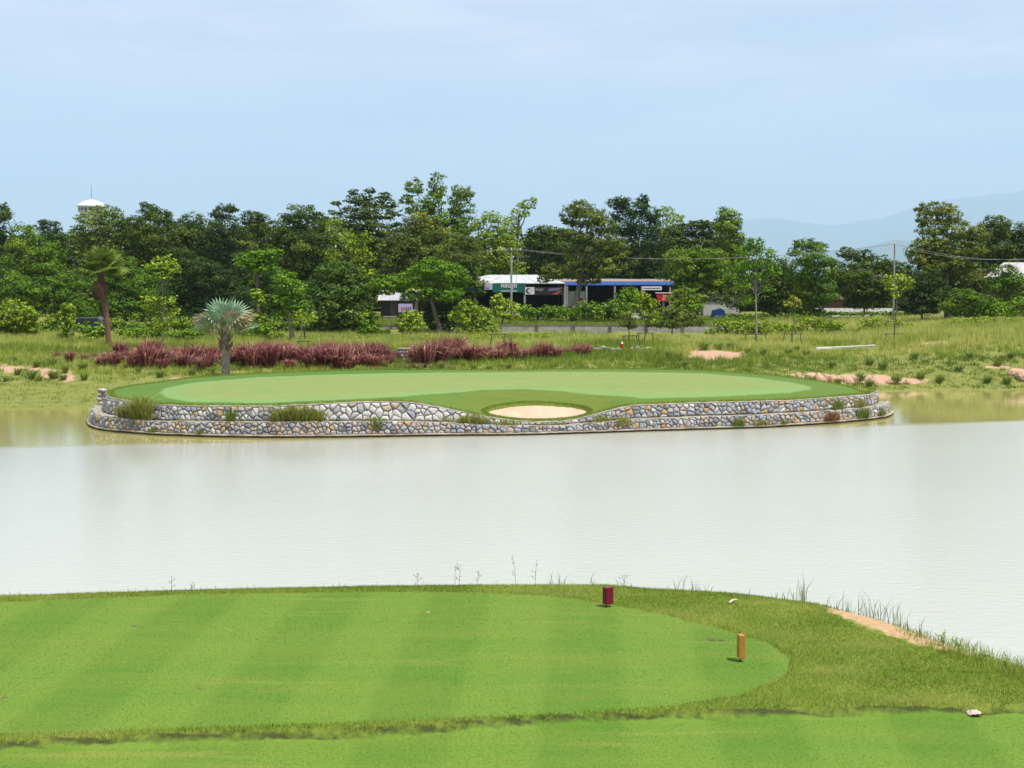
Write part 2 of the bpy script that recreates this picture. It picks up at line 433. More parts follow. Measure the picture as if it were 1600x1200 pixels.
# ------------------------------------------------------------------ near bank and tees
ZT = 1.63
CREST = [on_z(px, py, ZT) for px, py in [(-900,985),(-300,946),(0,933),(150,928.5),(300,924),(450,920.5),(600,917.5),(800,915.5),(950,916.5),(1100,927),(1190,934),(1280,945),(1330,957),(1380,971),(1480,1007),(1600,1044),(1900,1130),(2600,1300)]]
cx_ = np.array([p.x for p in CREST]); cy_ = np.array([p.y for p in CREST])
def near_z(X, Y):
    X = np.asarray(X, float); Y = np.asarray(Y, float)
    yc = np.interp(X, cx_, cy_)
    d = np.maximum(Y - yc, 0)
    z = ZT - (np.sqrt(d*d + 0.09) - 0.3) * 0.62
    back = np.clip(12.6 - Y, 0, 9.6)
    z = z + 0.34 * (np.sqrt(back**2 + 0.25) - 0.5) * 1.0
    inner = smooth((yc - Y) / 0.5)
    side = smooth((X - np.interp(Y, [15, 17.5, 19, 22], [99, 3.9, 3.5, 0.9])) / 1.5)
    z = z + (fbm(X*0.9, Y*0.9, 31) - 0.5) * 0.10 * (0.15 + 0.85*side) * (0.3+0.7*inner)
    sf = sdist(np.stack([X.ravel(), Y.ravel()], 1), FORE).reshape(X.shape) + (fbm(X*2.2, Y*2.2, 91)-0.5)*0.12
    z = z - 0.10*smooth((sf + 0.05)/0.10)
    return np.maximum(z, -1.2)
def W2(poly): return np.array([[on_z(px, py, ZT).x, on_z(px, py, ZT).y] for px, py in poly])
TEE = W2([(-500,958),(0,941),(300,929.5),(500,926),(640,925),(760,926.5),(850,931),(900,937),(950,945),(1040,961),(1130,984),(1200,1005),(1236,1030),(1225,1056),(1160,1085),(1060,1103),(850,1117),(600,1127),(450,1132),(200,1141),(0,1147),(-500,1160)])
FORE = W2([(-700,1176),(0,1158),(100,1153),(200,1150),(330,1146),(450,1141),(580,1139),(700,1130),(860,1119),(1000,1113),(1150,1110),(1300,1107),(1450,1104),(1600,1103),(1800,1103),(2100,1110),(2600,1900),(-900,1900)])
BARE = W2([(1272,944),(1330,953),(1400,970),(1450,989),(1500,1012),(1560,1033),(1500,1019),(1440,1008),(1390,993),(1340,974),(1300,956)])
xs = np.concatenate([np.linspace(-140, -13, 24), np.linspace(-12.5, 12.5, 230), np.linspace(13, 140, 24)])
ys = np.concatenate([np.linspace(-60, 10, 20), np.linspace(10.3, 25, 135), np.linspace(25.4, 34, 12)])
XX, YY = np.meshgrid(xs, ys); zz = near_z(XX, YY)
P2 = np.stack([XX.ravel(), YY.ravel()], 1)
i2 = np.arange(XX.size).reshape(XX.shape)
q = np.stack([i2[:-1,:-1], i2[:-1,1:], i2[1:,1:], i2[1:,:-1]], -1).reshape(-1, 4)
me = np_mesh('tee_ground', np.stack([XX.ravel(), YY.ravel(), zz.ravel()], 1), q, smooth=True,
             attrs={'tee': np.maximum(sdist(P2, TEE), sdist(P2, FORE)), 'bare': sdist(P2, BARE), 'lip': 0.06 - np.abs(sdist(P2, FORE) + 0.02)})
def step_fac(nt, attr, width, nscale, namp, off=0.0):
    at = N(nt, 'ShaderNodeAttribute', attribute_name=attr)
    _, nf = noise_fac(nt, nscale, detail=4)
    s = N(nt, 'ShaderNodeMath', operation='SUBTRACT'); nt.links.new(nf, s.inputs[0]); s.inputs[1].default_value = 0.5
    ad = N(nt, 'ShaderNodeMath', operation='MULTIPLY_ADD'); nt.links.new(s.outputs[0], ad.inputs[0]); ad.inputs[1].default_value = namp; nt.links.new(at.outputs['Fac'], ad.inputs[2])
    r = N(nt, 'ShaderNodeMapRange'); r.inputs['From Min'].default_value = off - width; r.inputs['From Max'].default_value = off + width
    nt.links.new(ad.outputs[0], r.inputs['Value'])
    return r.outputs['Result']
def turf_colours(nt):
    """mown turf: mowing stripes, patches, fine grain"""
    geo = nt.nodes.new('ShaderNodeNewGeometry')
    mp = nt.nodes.new('ShaderNodeMapping'); mp.inputs['Rotation'].default_value = (0, 0, math.radians(3))
    nt.links.new(geo.outputs['Position'], mp.inputs['Vector'])
    wv = N(nt, 'ShaderNodeTexWave', Scale=0.160, Distortion=0.35, Detail=2.0); wv.inputs['Detail Scale'].default_value = 0.6
    nt.links.new(mp.outputs['Vector'], wv.inputs['Vector'])
    sr = N(nt, 'ShaderNodeMapRange'); sr.inputs['From Min'].default_value = 0.35; sr.inputs['From Max'].default_value = 0.65
    nt.links.new(wv.outputs['Fac'], sr.inputs['Value'])
    f1, _ = noise_fac(nt, 0.9, lo=0.3, hi=0.7, stretch=(0.35, 1.6, 1))
    f2, h2 = noise_fac(nt, 22, detail=5, rough=0.7, lo=0.3, hi=0.7, seed=2)
    c = mix(nt, sr.outputs['Result'], (0.058, 0.142, 0.011), (0.098, 0.182, 0.020))  # light and dark sheen of leaning mown blades, put into the colour as stripes
    c = mix(nt, f1, c, mix(nt, 0.45, c, (0.18, 0.20, 0.03)))
    f4, _ = noise_fac(nt, 1.4, lo=0.58, hi=0.75, stretch=(0.25, 2.2, 1), seed=12)
    c = mix(nt, f4, c, mix(nt, 0.55, c, (0.26, 0.23, 0.06)))
    c = mix(nt, f2, mix(nt, 0.35, c, (0.07, 0.17, 0.02)), mix(nt, 0.25, c, (0.23, 0.33, 0.08)))
    return c, h2
m, nt, b = nodes_of('tee_turf')
c, h2 = turf_colours(nt)
f3, _ = noise_fac(nt, 1.1, lo=0.35, hi=0.65, seed=8)
rc = mix(nt, f3, (0.115, 0.175, 0.022), (0.165, 0.20, 0.034))
c = mix(nt, step_fac(nt, 'tee', 0.03, 6, 0.10), rc, c)
fb, _ = noise_fac(nt, 9, lo=0.3, hi=0.7, seed=21)
c = mix(nt, step_fac(nt, 'bare', 0.06, 5, 0.5, off=0.02), c, mix(nt, fb, (0.48, 0.33, 0.19), (0.36, 0.23, 0.12)))
c = mix(nt, step_fac(nt, 'lip', 0.025, 9, 0.12, off=0.015), c, (0.050, 0.060, 0.018))  # shade under the edge of the step, put into the turf as a dark band
nt.links.new(c, b.inputs['Base Color'])
b.inputs['Roughness'].default_value = 0.9; b.inputs['Specular IOR Level'].default_value = 0.08
bump(nt, b, h2, 0.2, 0.01)
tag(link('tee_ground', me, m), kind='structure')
# ------------------------------------------------------------------ grass blades
def blades(P, h, w, lean, tint, name, curved=False, rng=RNG, down=0.0):
    n = len(P); ang = rng.uniform(0, 2*np.pi, n)
    wx, wy = np.cos(ang)*w/2, np.sin(ang)*w/2
    la = rng.uniform(0, 2*np.pi, n) if np.ndim(lean) == 0 or lean.shape[-1] != 2 else None
    if la is None: lx, ly = lean[:, 0]*h, lean[:, 1]*h
    else: lx, ly = np.cos(la)*lean*h, np.sin(la)*lean*h
    Z0 = np.zeros(n)
    if not curved:
        V = np.stack([P + np.stack([-wx, -wy, Z0], 1), P + np.stack([wx, wy, Z0], 1), P + np.stack([lx, ly, h], 1)], 1).reshape(-1, 3)
        Fc = np.arange(3*n).reshape(n, 3); k = 3
    else:
        mid = P + np.stack([lx*0.35, ly*0.35, h*0.62], 1)
        tip = P + np.stack([lx, ly, h*(1.0-down)], 1)
        wv = np.stack([wx, wy, Z0], 1)
        V = np.stack([P - wv*0.7, P + wv*0.7, mid - wv, mid + wv, tip], 1).reshape(-1, 3)
        b0 = np.arange(n)[:, None]*5
        Fc = (b0[:, None, :] + np.array([[0,1,3],[0,3,2],[2,3,4]])[None]).reshape(-1, 3); k = 5
    return np_mesh(name, V, Fc, tint=np.repeat(tint, k))
M_MOWN = leaf_mat('mown_blades', (0.052,0.128,0.010), (0.094,0.187,0.020), (0.25,0.26,0.05), trans=0.35, rough=0.6)
M_ROUGH = leaf_mat('rough_blades', (0.115,0.20,0.020), (0.215,0.305,0.038), (0.40,0.40,0.11), trans=0.35, rough=0.6)
M_MEADOW = leaf_mat('meadow_blades', (0.125,0.20,0.026), (0.27,0.345,0.050), (0.54,0.54,0.16), trans=0.35, rough=0.6)

def near_pts(n, x0, x1, y0, y1, rng=RNG):
    X = rng.uniform(x0, x1, n); Y = rng.uniform(y0, y1, n)
    px, py = proj(X, Y, np.full(n, ZT))
    k = (px > -260) & (px < 1860) & (py < 1290) & (Y < np.interp(X, cx_, cy_) + 1.2)
    X, Y = X[k], Y[k]
    P2 = np.stack([X, Y], 1)
    return X, Y, P2, sdist(P2, TEE), sdist(P2, FORE), sdist(P2, BARE)
X, Y, P2, sT, sF, sB = near_pts(620000, -11.5, 11.5, 12.2, 25)
edge_n = (fbm(X*5, Y*5, 77) - 0.5) * 0.10
mown = np.maximum(sT, sF) + edge_n > 0
k = mown & (RNG.random(len(X)) < 0.8)
P = np.stack([X[k], Y[k], near_z(X[k], Y[k])], 1); n = len(P)
tn = np.clip(0.5 + 0.16*np.sin(X[k]*3.31) + 0.9*(fbm(X[k]*0.7, Y[k]*3.5, 5)-0.5) + 1.2*(fbm(X[k]*3, Y[k]*22, 6)-0.5) + RNG.normal(0, 0.24, n), 0, 1)  # sine term repeats the stripe sheen in the blade tint
tag(link('mown_grass', blades(P, RNG.uniform(0.006, 0.014, n), RNG.uniform(0.003, 0.006, n), RNG.uniform(0.2, 1.3, n), tn, 'mown_grass'), M_MOWN), 'close mown bright green turf of the tee in the foreground', 'grass', kind='stuff')
lipk = (np.abs(sF + 0.02) < 0.035) & (fbm(X*3, Y*3, 44) > 0.55)
k = (~mown) & ~lipk & (sB < -0.02 + (fbm(X*4, Y*4, 5)-0.5)*0.35)
Xr, Yr = X[k], Y[k]
X2, Y2, P22, sT2, sF2, sB2 = near_pts(520000, -11.5, 11.5, 12.2, 25)
k2 = (np.maximum(sT2, sF2) < 0) & ~((np.abs(sF2 + 0.02) < 0.035) & (fbm(X2*3, Y2*3, 44) > 0.55)) & (sB2 < -0.02 + (fbm(X2*4, Y2*4, 5)-0.5)*0.35)
Xr = np.concatenate([Xr, X2[k2]]); Yr = np.concatenate([Yr, Y2[k2]])
dm = -np.concatenate([np.maximum(sT[k], sF[k]), np.maximum(sT2, sF2)[k2]])
P = np.stack([Xr, Yr, near_z(Xr, Yr)], 1); n = len(P)
hh = RNG.uniform(0.016, 0.042, n) * (0.75 + 0.7*fbm(Xr*1.5, Yr*1.5, 8)) * (1 + 0.55*np.exp(-((dm-0.06)/0.06)**2))
tn = np.clip(0.45 + 1.3*(fbm(Xr*1.0, Yr*1.6, 15)-0.5) + RNG.normal(0, 0.22, n), 0, 1)
tag(link('rough_grass', blades(P, hh, RNG.uniform(0.004, 0.008, n), RNG.uniform(0.2, 1.1, n), tn, 'rough_grass'), M_ROUGH), 'longer olive green grass round the tee and down the bank', 'grass', kind='stuff')

# ------------------------------------------------------------------ the green on its walled island
BASE = [(147,651),(142,660),(145,667),(158,671.5),(175,674),(250,680),(340,683),(430,684),(560,683),(700,681),(820,680),(930,676.5),(1000,674),(1100,671),(1200,668),(1300,661.5),(1350,657),(1380,653),(1390,648),(1391,645)]
RIM = [(130,623),(165,623),(230,631.5),(300,634),(430,634),(500,630.5),(560,628),(620,626.5),(650,629),(700,638),(760,650),(800,656),(840,658.5),(880,657.5),(905,655),(940,646),(975,637),(1000,632.5),(1100,628.5),(1250,625),(1350,617.5),(1375,616)]
LEDGE = [(130,648),(165,650),(200,655),(250,658),(400,659),(600,658),(700,660),(780,664.5),(870,665),(920,661),(1000,654.5),(1100,650.5),(1200,647.5),(1300,641.5),(1350,637),(1385,633)]
def icol(tab, a): return np.interp(a, [p[0] for p in tab], [p[1] for p in tab])
bw = np.array([[*on_z(px, py, 0)[:2]] for px, py in BASE])
seg = np.hypot(*np.diff(bw, axis=0).T); ss = np.concatenate([[0], np.cumsum(seg)])
LEN = ss[-1]; ST = np.linspace(0, LEN, 330)
bx = np.interp(ST, ss, bw[:, 0]); by = np.interp(ST, ss, bw[:, 1])
for _ in range(6):
    bx[1:-1] = (bx[:-2] + 2*bx[1:-1] + bx[2:])/4; by[1:-1] = (by[:-2] + 2*by[1:-1] + by[2:])/4
tx = np.gradient(bx, ST); ty = np.gradient(by, ST); tl = np.hypot(tx, ty); tx /= tl; ty /= tl
nx_, ny_ = -ty, tx                       # inward (the front curve runs left to right)
for _ in range(10):
    nx_[1:-1] = (nx_[:-2]+nx_[1:-1]+nx_[2:])/3; ny_[1:-1] = (ny_[:-2]+ny_[1:-1]+ny_[2:])/3
bpx, _ = proj(bx, by, bx*0)
# heights of ledge and rim along the wall, from the front part of the curve
fpx = np.linspace(165, 1370, 200)
FY = np.interp(fpx, bpx[18:-18], by[18:-18])
zl_t = np.array([Z(y + 0.15, icol(LEDGE, a)) for y, a in zip(FY, fpx)])
zr_t = np.array([Z(y + 0.85, icol(RIM, a)) for y, a in zip(FY, fpx)])
zr_t = np.maximum(zr_t, zl_t + 0.06)
ZL = np.interp(bpx, fpx, zl_t); ZR = np.interp(bpx, fpx, zr_t)
print('ledge', zl_t[::25], 'rim', zr_t[::25])
def wall_pt(s, t, which, d=0.0):
    """point on the face of a wall: s along, t height above its foot, d proud of it"""
    x = np.interp(s, ST, bx); y = np.interp(s, ST, by); nx = np.interp(s, ST, nx_); ny = np.interp(s, ST, ny_)
    l = np.hypot(nx, ny); nx, ny = nx/l, ny/l
    if which == 'low': off = 0.0 + 0.16*t; z = t
    else: off = 0.62 + 0.16*t; z = np.interp(s, ST, ZL) + t
    return np.array([x + nx*(off - d), y + ny*(off - d), z + d*0.15])
def wall_h(s, which):
    zl = np.interp(s, ST, ZL)
    return zl if which == 'low' else np.interp(s, ST, ZR) - zl
rimx = np.array([wall_pt(s, wall_h(s, 'up'), 'up')[0] for s in ST]); rimy = np.array([wall_pt(s, wall_h(s, 'up'), 'up')[1] for s in ST])
rpx, rpy = proj(rimx, rimy, ZR)

# top surface of the island
BACK = [(150,622),(165,613),(200,604),(250,597),(300,589.5),(400,583.5),(550,579.5),(700,577.5),(900,577),(1100,579),(1200,585),(1280,595),(1340,606),(1368,613),(1376,618)]
a0, a1 = float(rpx.min()) + 0.5, float(rpx.max()) - 0.5
ga = np.linspace(a0, a1, 320)
order = np.argsort(rpx)

# front rim as function of the column: the lowest Y among rim points at that column
fr = np.array([np.interp(a, fpx, FY) for a in ga]) + 0.85
i0 = int(np.argmin(rpx)); i1 = int(np.argmax(rpx))
frY = np.interp(ga, rpx[i0:i1+1], rimy[i0:i1+1]); frZ = np.interp(ga, rpx[i0:i1+1], ZR[i0:i1+1])
zb = np.interp(ga, [a0, 220, 330, 600, 1100, 1260, 1340, a1], [frZ[0], 1.42, 1.5, 1.6, 1.6, 1.5, 1.36, frZ[-1]])
bkY = np.array([on_z(a, icol(BACK, a), z).y for a, z in zip(ga, zb)]); bkY = np.maximum(bkY, frY + 0.3)
bkY[0] = frY[0] + 0.05; bkY[-1] = frY[-1] + 0.05
vv = np.linspace(0, 1, 130)
GY = frY[None, :] + (bkY - frY)[None, :] * vv[:, None]
hollow = np.clip((frZ.max() - frZ) / 0.6, 0, 1)
gw = 2.5 + 2.8*hollow
def top_z_grid(GY):
    d = GY - frY[None, :]
    up = smooth((d - 0.15) / gw[None, :])
    z = frZ[None, :] + (zb - frZ)[None, :] * up
    return z + 0.03*np.sin(GA/70.0)*smooth(d/3)
GA = np.repeat(ga[None, :], len(vv), 0)
GZ = top_z_grid(GY)
# X from the column (accounting for height)
dep = GY*_cp - (GZ-CAMZ)*_sp
GX = (GA - 800) / F * dep
_, GPY = proj(GX, GY, GZ)
def island_pt(px, py):
    j = np.clip(np.interp(px, ga, np.arange(len(ga))), 0, len(ga)-1.001); i = int(j); t = j - i
    colpy = GPY[:, i]*(1-t) + GPY[:, i+1]*t; colY = GY[:, i]*(1-t) + GY[:, i+1]*t; colZ = GZ[:, i]*(1-t) + GZ[:, i+1]*t
    # upper envelope, from the back forwards
    o = np.argsort(colpy); Yq = float(np.interp(py, colpy[o], colY[o])); Zq = float(np.interp(Yq, colY, colZ))
    dd = Yq*_cp - (Zq-CAMZ)*_sp
    return ((px-800)/F*dd, Yq, Zq)
def island_z(X, Y, G=None):
    G = GZ if G is None else G
    X = np.atleast_1d(X); Y = np.atleast_1d(Y)
    a, _ = proj(X, Y, np.full(len(X), 1.4))
    j = np.clip(np.interp(a, ga, np.arange(len(ga))), 0, len(ga)-1.001); i = j.astype(int); t = j - i
    out = []
    for q in range(len(X)):
        z1 = np.interp(Y[q], GY[:, i[q]], G[:, i[q]]); z2 = np.interp(Y[q], GY[:, i[q]+1], G[:, i[q]+1])
        out.append(z1*(1-t[q]) + z2*t[q])
    return np.array(out)
GREEN_PX = [(250,614),(256,607),(300,598),(400,589.5),(550,584.5),(700,582),(850,581),(1000,581.5),(1100,583.5),(1180,590),(1240,598),(1266,605),(1266,609),(1235,613.5),(1180,617),(1100,620.5),(1000,622.5),(940,617.5),(880,611.5),(840,609),(800,608),(750,609.5),(690,614.5),(620,620.5),(540,624.5),(450,628),(380,629.5),(300,628),(262,622)]
GREEN = np.array([island_pt(*p)[:2] for p in GREEN_PX])
SAND_PX = [(837+78*math.cos(t), 644+(12.0 if math.sin(t) > 0 else 13.0)*math.sin(t)*(1.0)) for t in np.linspace(0, 2*math.pi, 40, endpoint=False)]
SAND = np.array([island_pt(px + 4*math.sin(px*0.05), py)[:2] for px, py in SAND_PX])
P2 = np.stack([GX.ravel(), GY.ravel()], 1)
sS = sdist(P2, SAND).reshape(GX.shape)
GZ0 = GZ.copy()
GZ = GZ - 0.17 * smooth((sS + 0.02) / 0.16) + 0.05*np.exp(-((sS + 0.10)/0.15)**2)*hollow[None, :]
i2 = np.arange(GX.size).reshape(GX.shape)
q = np.stack([i2[:-1,:-1], i2[:-1,1:], i2[1:,1:], i2[1:,:-1]], -1).reshape(-1, 4)
# skirt: back edge dives into the ground behind
sk = np.stack([GX[-1], GY[-1] + 0.6, np.full(len(ga), -0.5)], 1)
V = np.concatenate([np.stack([GX.ravel(), GY.ravel(), GZ.ravel()], 1), sk])
kk = GX.size + np.arange(len(ga)); q = np.concatenate([q, np.stack([i2[-1,:-1], i2[-1,1:], kk[1:], kk[:-1]], 1)])
gr = np.concatenate([sdist(P2, GREEN), np.full(len(ga), -5)])
edge = np.concatenate([np.minimum(GY - frY[None, :], 9).ravel(), np.full(len(ga), 9.0)])
me = np_mesh('putting_green', V, q, smooth=True, attrs={'green': gr, 'edge': edge, 'hollow': np.concatenate([np.repeat(hollow[None, :], len(vv), 0).ravel(), hollow*0])})
m, nt, b = nodes_of('green_turf')
f1, _ = noise_fac(nt, 0.35, lo=0.35, hi=0.65, stretch=(0.35, 1.3, 1)); f2, h2 = noise_fac(nt, 3.0, detail=5, lo=0.3, hi=0.7, stretch=(0.4, 1.5, 1), seed=4)
gc = mix(nt, f1, (0.130, 0.225, 0.055), (0.170, 0.230, 0.065)); gc = mix(nt, f2, gc, mix(nt, 0.45, gc, (0.30, 0.30, 0.10)))
cc = mix(nt, f1, (0.06, 0.155, 0.020), (0.085, 0.165, 0.026))
oc = mix(nt, f2, (0.095, 0.135, 0.018), (0.15, 0.165, 0.032))
ea = N(nt, 'ShaderNodeAttribute', attribute_name='edge'); er = N(nt, 'ShaderNodeMapRange'); er.inputs['From Min'].default_value = 0.3; er.inputs['From Max'].default_value = 1.3
er.inputs['To Min'].default_value = 1; er.inputs['To Max'].default_value = 0; nt.links.new(ea.outputs['Fac'], er.inputs['Value'])
ha = N(nt, 'ShaderNodeAttribute', attribute_name='hollow'); hm = N(nt, 'ShaderNodeMath', operation='MULTIPLY'); nt.links.new(ha.outputs['Fac'], hm.inputs[0]); hm.inputs[1].default_value = 0.75
mxm = N(nt, 'ShaderNodeMath', operation='MAXIMUM'); nt.links.new(er.outputs['Result'], mxm.inputs[0]); nt.links.new(hm.outputs[0], mxm.inputs[1])
cc = mix(nt, mxm.outputs[0], cc, oc)
# a paler mown ring just inside the edge of the green, a fresher one outside
ring = N(nt, 'ShaderNodeAttribute', attribute_name='green'); rr = N(nt, 'ShaderNodeMapRange'); rr.inputs['From Min'].default_value = 0.1; rr.inputs['From Max'].default_value = 1.4
nt.links.new(ring.outputs['Fac'], rr.inputs['Value'])
gc = mix(nt, rr.outputs['Result'], (0.16, 0.265, 0.085), gc)
c = mix(nt, step_fac(nt, 'green', 0.12, 1.5, 0.5), cc, gc)
nt.links.new(c, b.inputs['Base Color']); b.inputs['Roughness'].default_value = 0.9; b.inputs['Specular IOR Level'].default_value = 0.15
bump(nt, b, h2, 0.35, 0.05)
tag(link('putting_green', me, m), kind='structure')
# bunker sand
V = []; 
cS = SAND.mean(0); R_ = 9
for r in range(R_+1):
    t = r / R_
    for p in SAND: V.append(cS + (p - cS) * t * 1.0)
V = np.array(V); vz = island_z(V[:, 0], V[:, 1], GZ0)
tt = np.repeat(np.arange(R_+1)/R_, len(SAND))
vz = vz - 0.115 + 0.07*tt**3 + 0.05*(fbm(V[:, 0]*1.6, V[:, 1]*1.6, 50)-0.5) - 0.02*(tt > 0.97)
n_ = len(SAND); q = []
for r in range(R_):
    for k in range(n_): q.append((r*n_+k, r*n_+(k+1) % n_, (r+1)*n_+(k+1) % n_, (r+1)*n_+k))
m = mat('bunker_sand', (0.54, 0.405, 0.285), (0.45, 0.33, 0.225), scale=1.2, rough=0.95, bscale=8, bstr=0.4, bdist=0.05, spec=0.1)
tag(link('bunker_sand', np_mesh('bunker_sand', np.column_stack([V, vz]), np.array(q), smooth=True), m), kind='structure')
# ledge between the two walls
LV = []
for s in ST:
    a = wall_pt(s, wall_h(s, 'low'), 'low'); c2 = wall_pt(s, 0.0, 'up')
    for t in (0.0, 0.33, 0.66, 1.12):
        p = a*(1-t) + c2*t; LV.append((p[0], p[1], p[2] - 0.02 + 0.05*(vnoise(s*2.0, t*3.0, 6)-0.3)*(0 < t < 1)))
i2 = np.arange(len(ST)*4).reshape(len(ST), 4); q = np.stack([i2[:-1,:-1], i2[1:,:-1], i2[1:,1:], i2[:-1,1:]], -1).reshape(-1, 4)
m = mat('ledge_mortar_and_moss', (0.33, 0.29, 0.23), (0.17, 0.19, 0.07), scale=1.6, rough=0.95, bscale=9, bstr=0.6, bdist=0.04, lo=0.45, hi=0.62)
tag(link('wall_ledge', np_mesh('wall_ledge', np.array(LV), q, smooth=True), m), kind='structure')

# stone walls: every stone is an irregular cell of its own
STONE = [mat('stone_' + n_, c1, c2, scale=5, rough=0.9, bscale=16, bstr=0.7, bdist=0.03, spec=0.2, objc=True) for n_, c1, c2 in [
    ('pale', (0.56, 0.555, 0.53), (0.42, 0.41, 0.39)), ('grey', (0.40, 0.40, 0.405), (0.28, 0.28, 0.285)), ('blue_grey', (0.31, 0.33, 0.365), (0.22, 0.235, 0.26)),
    ('dark', (0.22, 0.22, 0.225), (0.15, 0.15, 0.15)), ('tan', (0.44, 0.375, 0.29), (0.34, 0.285, 0.215)), ('orange', (0.46, 0.31, 0.16), (0.37, 0.25, 0.14)), ('pinkish', (0.42, 0.34, 0.30), (0.31, 0.26, 0.23))]]
M_MORTAR = mat('joint_mortar', (0.27, 0.235, 0.19), (0.13, 0.115, 0.09), scale=4, rough=0.95, bscale=14, bstr=0.6)
M_COPE = mat('coping_mortar', (0.40, 0.36, 0.31), (0.27, 0.24, 0.19), scale=3, rough=0.9, bscale=12, bstr=0.5)
M_FOOT = mat('footing_concrete', (0.42, 0.36, 0.28), (0.30, 0.25, 0.19), scale=2, rough=0.9, bscale=10, bstr=0.5)
def clip(poly, p, n):
    out = []
    for i in range(len(poly)):
        a, c = poly[i], poly[(i+1) % len(poly)]
        da = (a[0]-p[0])*n[0] + (a[1]-p[1])*n[1]; dc = (c[0]-p[0])*n[0] + (c[1]-p[1])*n[1]
        if da <= 0: out.append(a)
        if (da < 0 < dc) or (dc < 0 < da):
            t = da/(da-dc); out.append((a[0]+(c[0]-a[0])*t, a[1]+(c[1]-a[1])*t))
    return out
def strip_mesh(name, prof, which, mat_, parent, s0=0.0):
    """prof: list of (t_fn(s), d) around a section, swept along the wall"""
    V = []; S2 = ST
    for s in S2:
        for j_, (tf, d) in enumerate(prof):
            jj = 0.0 if name == 'mortar_backing' else 1.0
            V.append(wall_pt(s, tf(s) + jj*0.03*(vnoise(s*4.0, 3.0+j_, 12)-0.5), which, d + jj*0.05*(vnoise(s*3.1, 9.0+j_, 14)-0.5)*(d > 0)))
    k = len(prof); i2 = np.arange(len(S2)*k).reshape(len(S2), k)
    q = np.stack([i2[:-1,:-1], i2[1:,:-1], i2[1:,1:], i2[:-1,1:]], -1).reshape(-1, 4)
    return link(name, np_mesh(name, np.array(V), q), mat_, parent)
def stone_wall(which, label, sp, rowh, weights, seed, t_start):
    rnd = random.Random(seed)
    c = wall_pt(LEN/2, 0, which)
    root = empty('retaining_wall', (0, 0, 0), label, 'stone wall')
    strip_mesh('mortar_backing', [(lambda s: (-0.3 if which == 'low' else -0.08), 0.0), (lambda s: wall_h(s, which), 0.0)], which, M_MORTAR, root)
    seeds = []; s = 0.1; grid = {}
    rows = 8
    for r in range(rows):
        s = rnd.uniform(0, sp)
        t = t_start + (r + 0.5)*rowh
        while s < LEN:
            if t < wall_h(s, which) + rowh*0.2 or r == 0:
                big = 1.55 if (which == 'up' and 460 < np.interp(s, ST, bpx) < 760) else 1.0
                seeds.append((s, t + rnd.uniform(-.48, .48)*rowh)); grid.setdefault(int(s), []).append(len(seeds)-1)
                s += sp*rnd.uniform(0.42, 1.6)*big
            else: s += sp
    stones = []
    for i, (s, t) in enumerate(seeds):
        poly = [(s-0.5, t_start), (s+0.5, t_start), (s+0.5, 3), (s-0.5, 3)]
        jt = rnd.uniform(-0.05, 0.03) if which == 'low' else -0.04
        h0, h1 = wall_h(s-0.3, which) + jt, wall_h(s+0.3, which) + jt
        nn = (-(h1-h0)/0.6, 1.0); poly = clip(poly, (s, (h0+h1)/2), nn)
        for g in range(int(s)-1, int(s)+2):
            for j in grid.get(g, ()):
                if j == i or not poly: continue
                o = seeds[j]
                if abs(o[0]-s) < 1: poly = clip(poly, ((s+o[0])/2, (t+o[1])/2), (o[0]-s, o[1]-t))
        if len(poly) < 3: continue
        A = abs(sum(poly[k][0]*poly[(k+1) % len(poly)][1] - poly[(k+1) % len(poly)][0]*poly[k][1] for k in range(len(poly))))/2
        if A < 0.006: continue
        stones.append((A, poly))
    def geo(poly, A):
        cx = sum(p[0] for p in poly)/len(poly); cy = sum(p[1] for p in poly)/len(poly)
        # drop corners that are too close together
        pl = [p for k, p in enumerate(poly) if math.dist(p, poly[k-1]) > 0.03]
        if len(pl) < 3: pl = poly
        r = math.sqrt(A/math.pi); g = max(0.84, 1 - 0.013/r); n = len(pl)
        d1 = rnd.uniform(0.02, 0.09)*min(1, r/0.10); d2 = d1 + rnd.uniform(0.015, 0.05)*min(1, r/0.12)
        V = []
        for k_, (sc, d) in enumerate(((g, 0.0), (g*0.93, d1), (g*0.55, d2))):
            for p in pl:
                j_ = 1 + (rnd.uniform(-.06, .06) if k_ else 0)
                V.append(wall_pt(cx + (p[0]-cx)*sc*j_, cy + (p[1]-cy)*sc*j_, which, d + (rnd.uniform(-.008, .008) if k_ else -0.01)))
        V.append(wall_pt(cx, cy, which, d2 + rnd.uniform(0, 0.012)))
        Fc = []
        for k_ in range(2):
            for i in range(n): Fc.append((k_*n+i, k_*n+(i+1) % n, (k_+1)*n+(i+1) % n, (k_+1)*n+i))
        for i in range(n): Fc.append((2*n+i, 2*n+(i+1) % n, 3*n))
        return V, Fc, cx
    def front(st):
        a = np.interp(st[1][0][0], ST, bpx); return 150 < a < 1383 and 1.5 < st[1][0][0] < LEN - 1.5
    stones.sort(key=lambda st: (not front(st), -st[0]))
    rest = {}
    for i, (A, poly) in enumerate(stones):
        V, Fc, cx = geo(poly, A)
        a = float(np.interp(cx, ST, bpx))
        w = weights(a); mi = rnd.choices(range(7), w)[0]
        if i < 300:
            o0 = Vector(V[-1]); me = bpy.data.meshes.new('stone')
            me.from_pydata([Vector(v) - o0 for v in V], [], Fc); me.update()
            link('stone', me, STONE[mi], root, o0)
        else:
            rb = rest.setdefault(mi, MB()); rb.add(V, Fc)
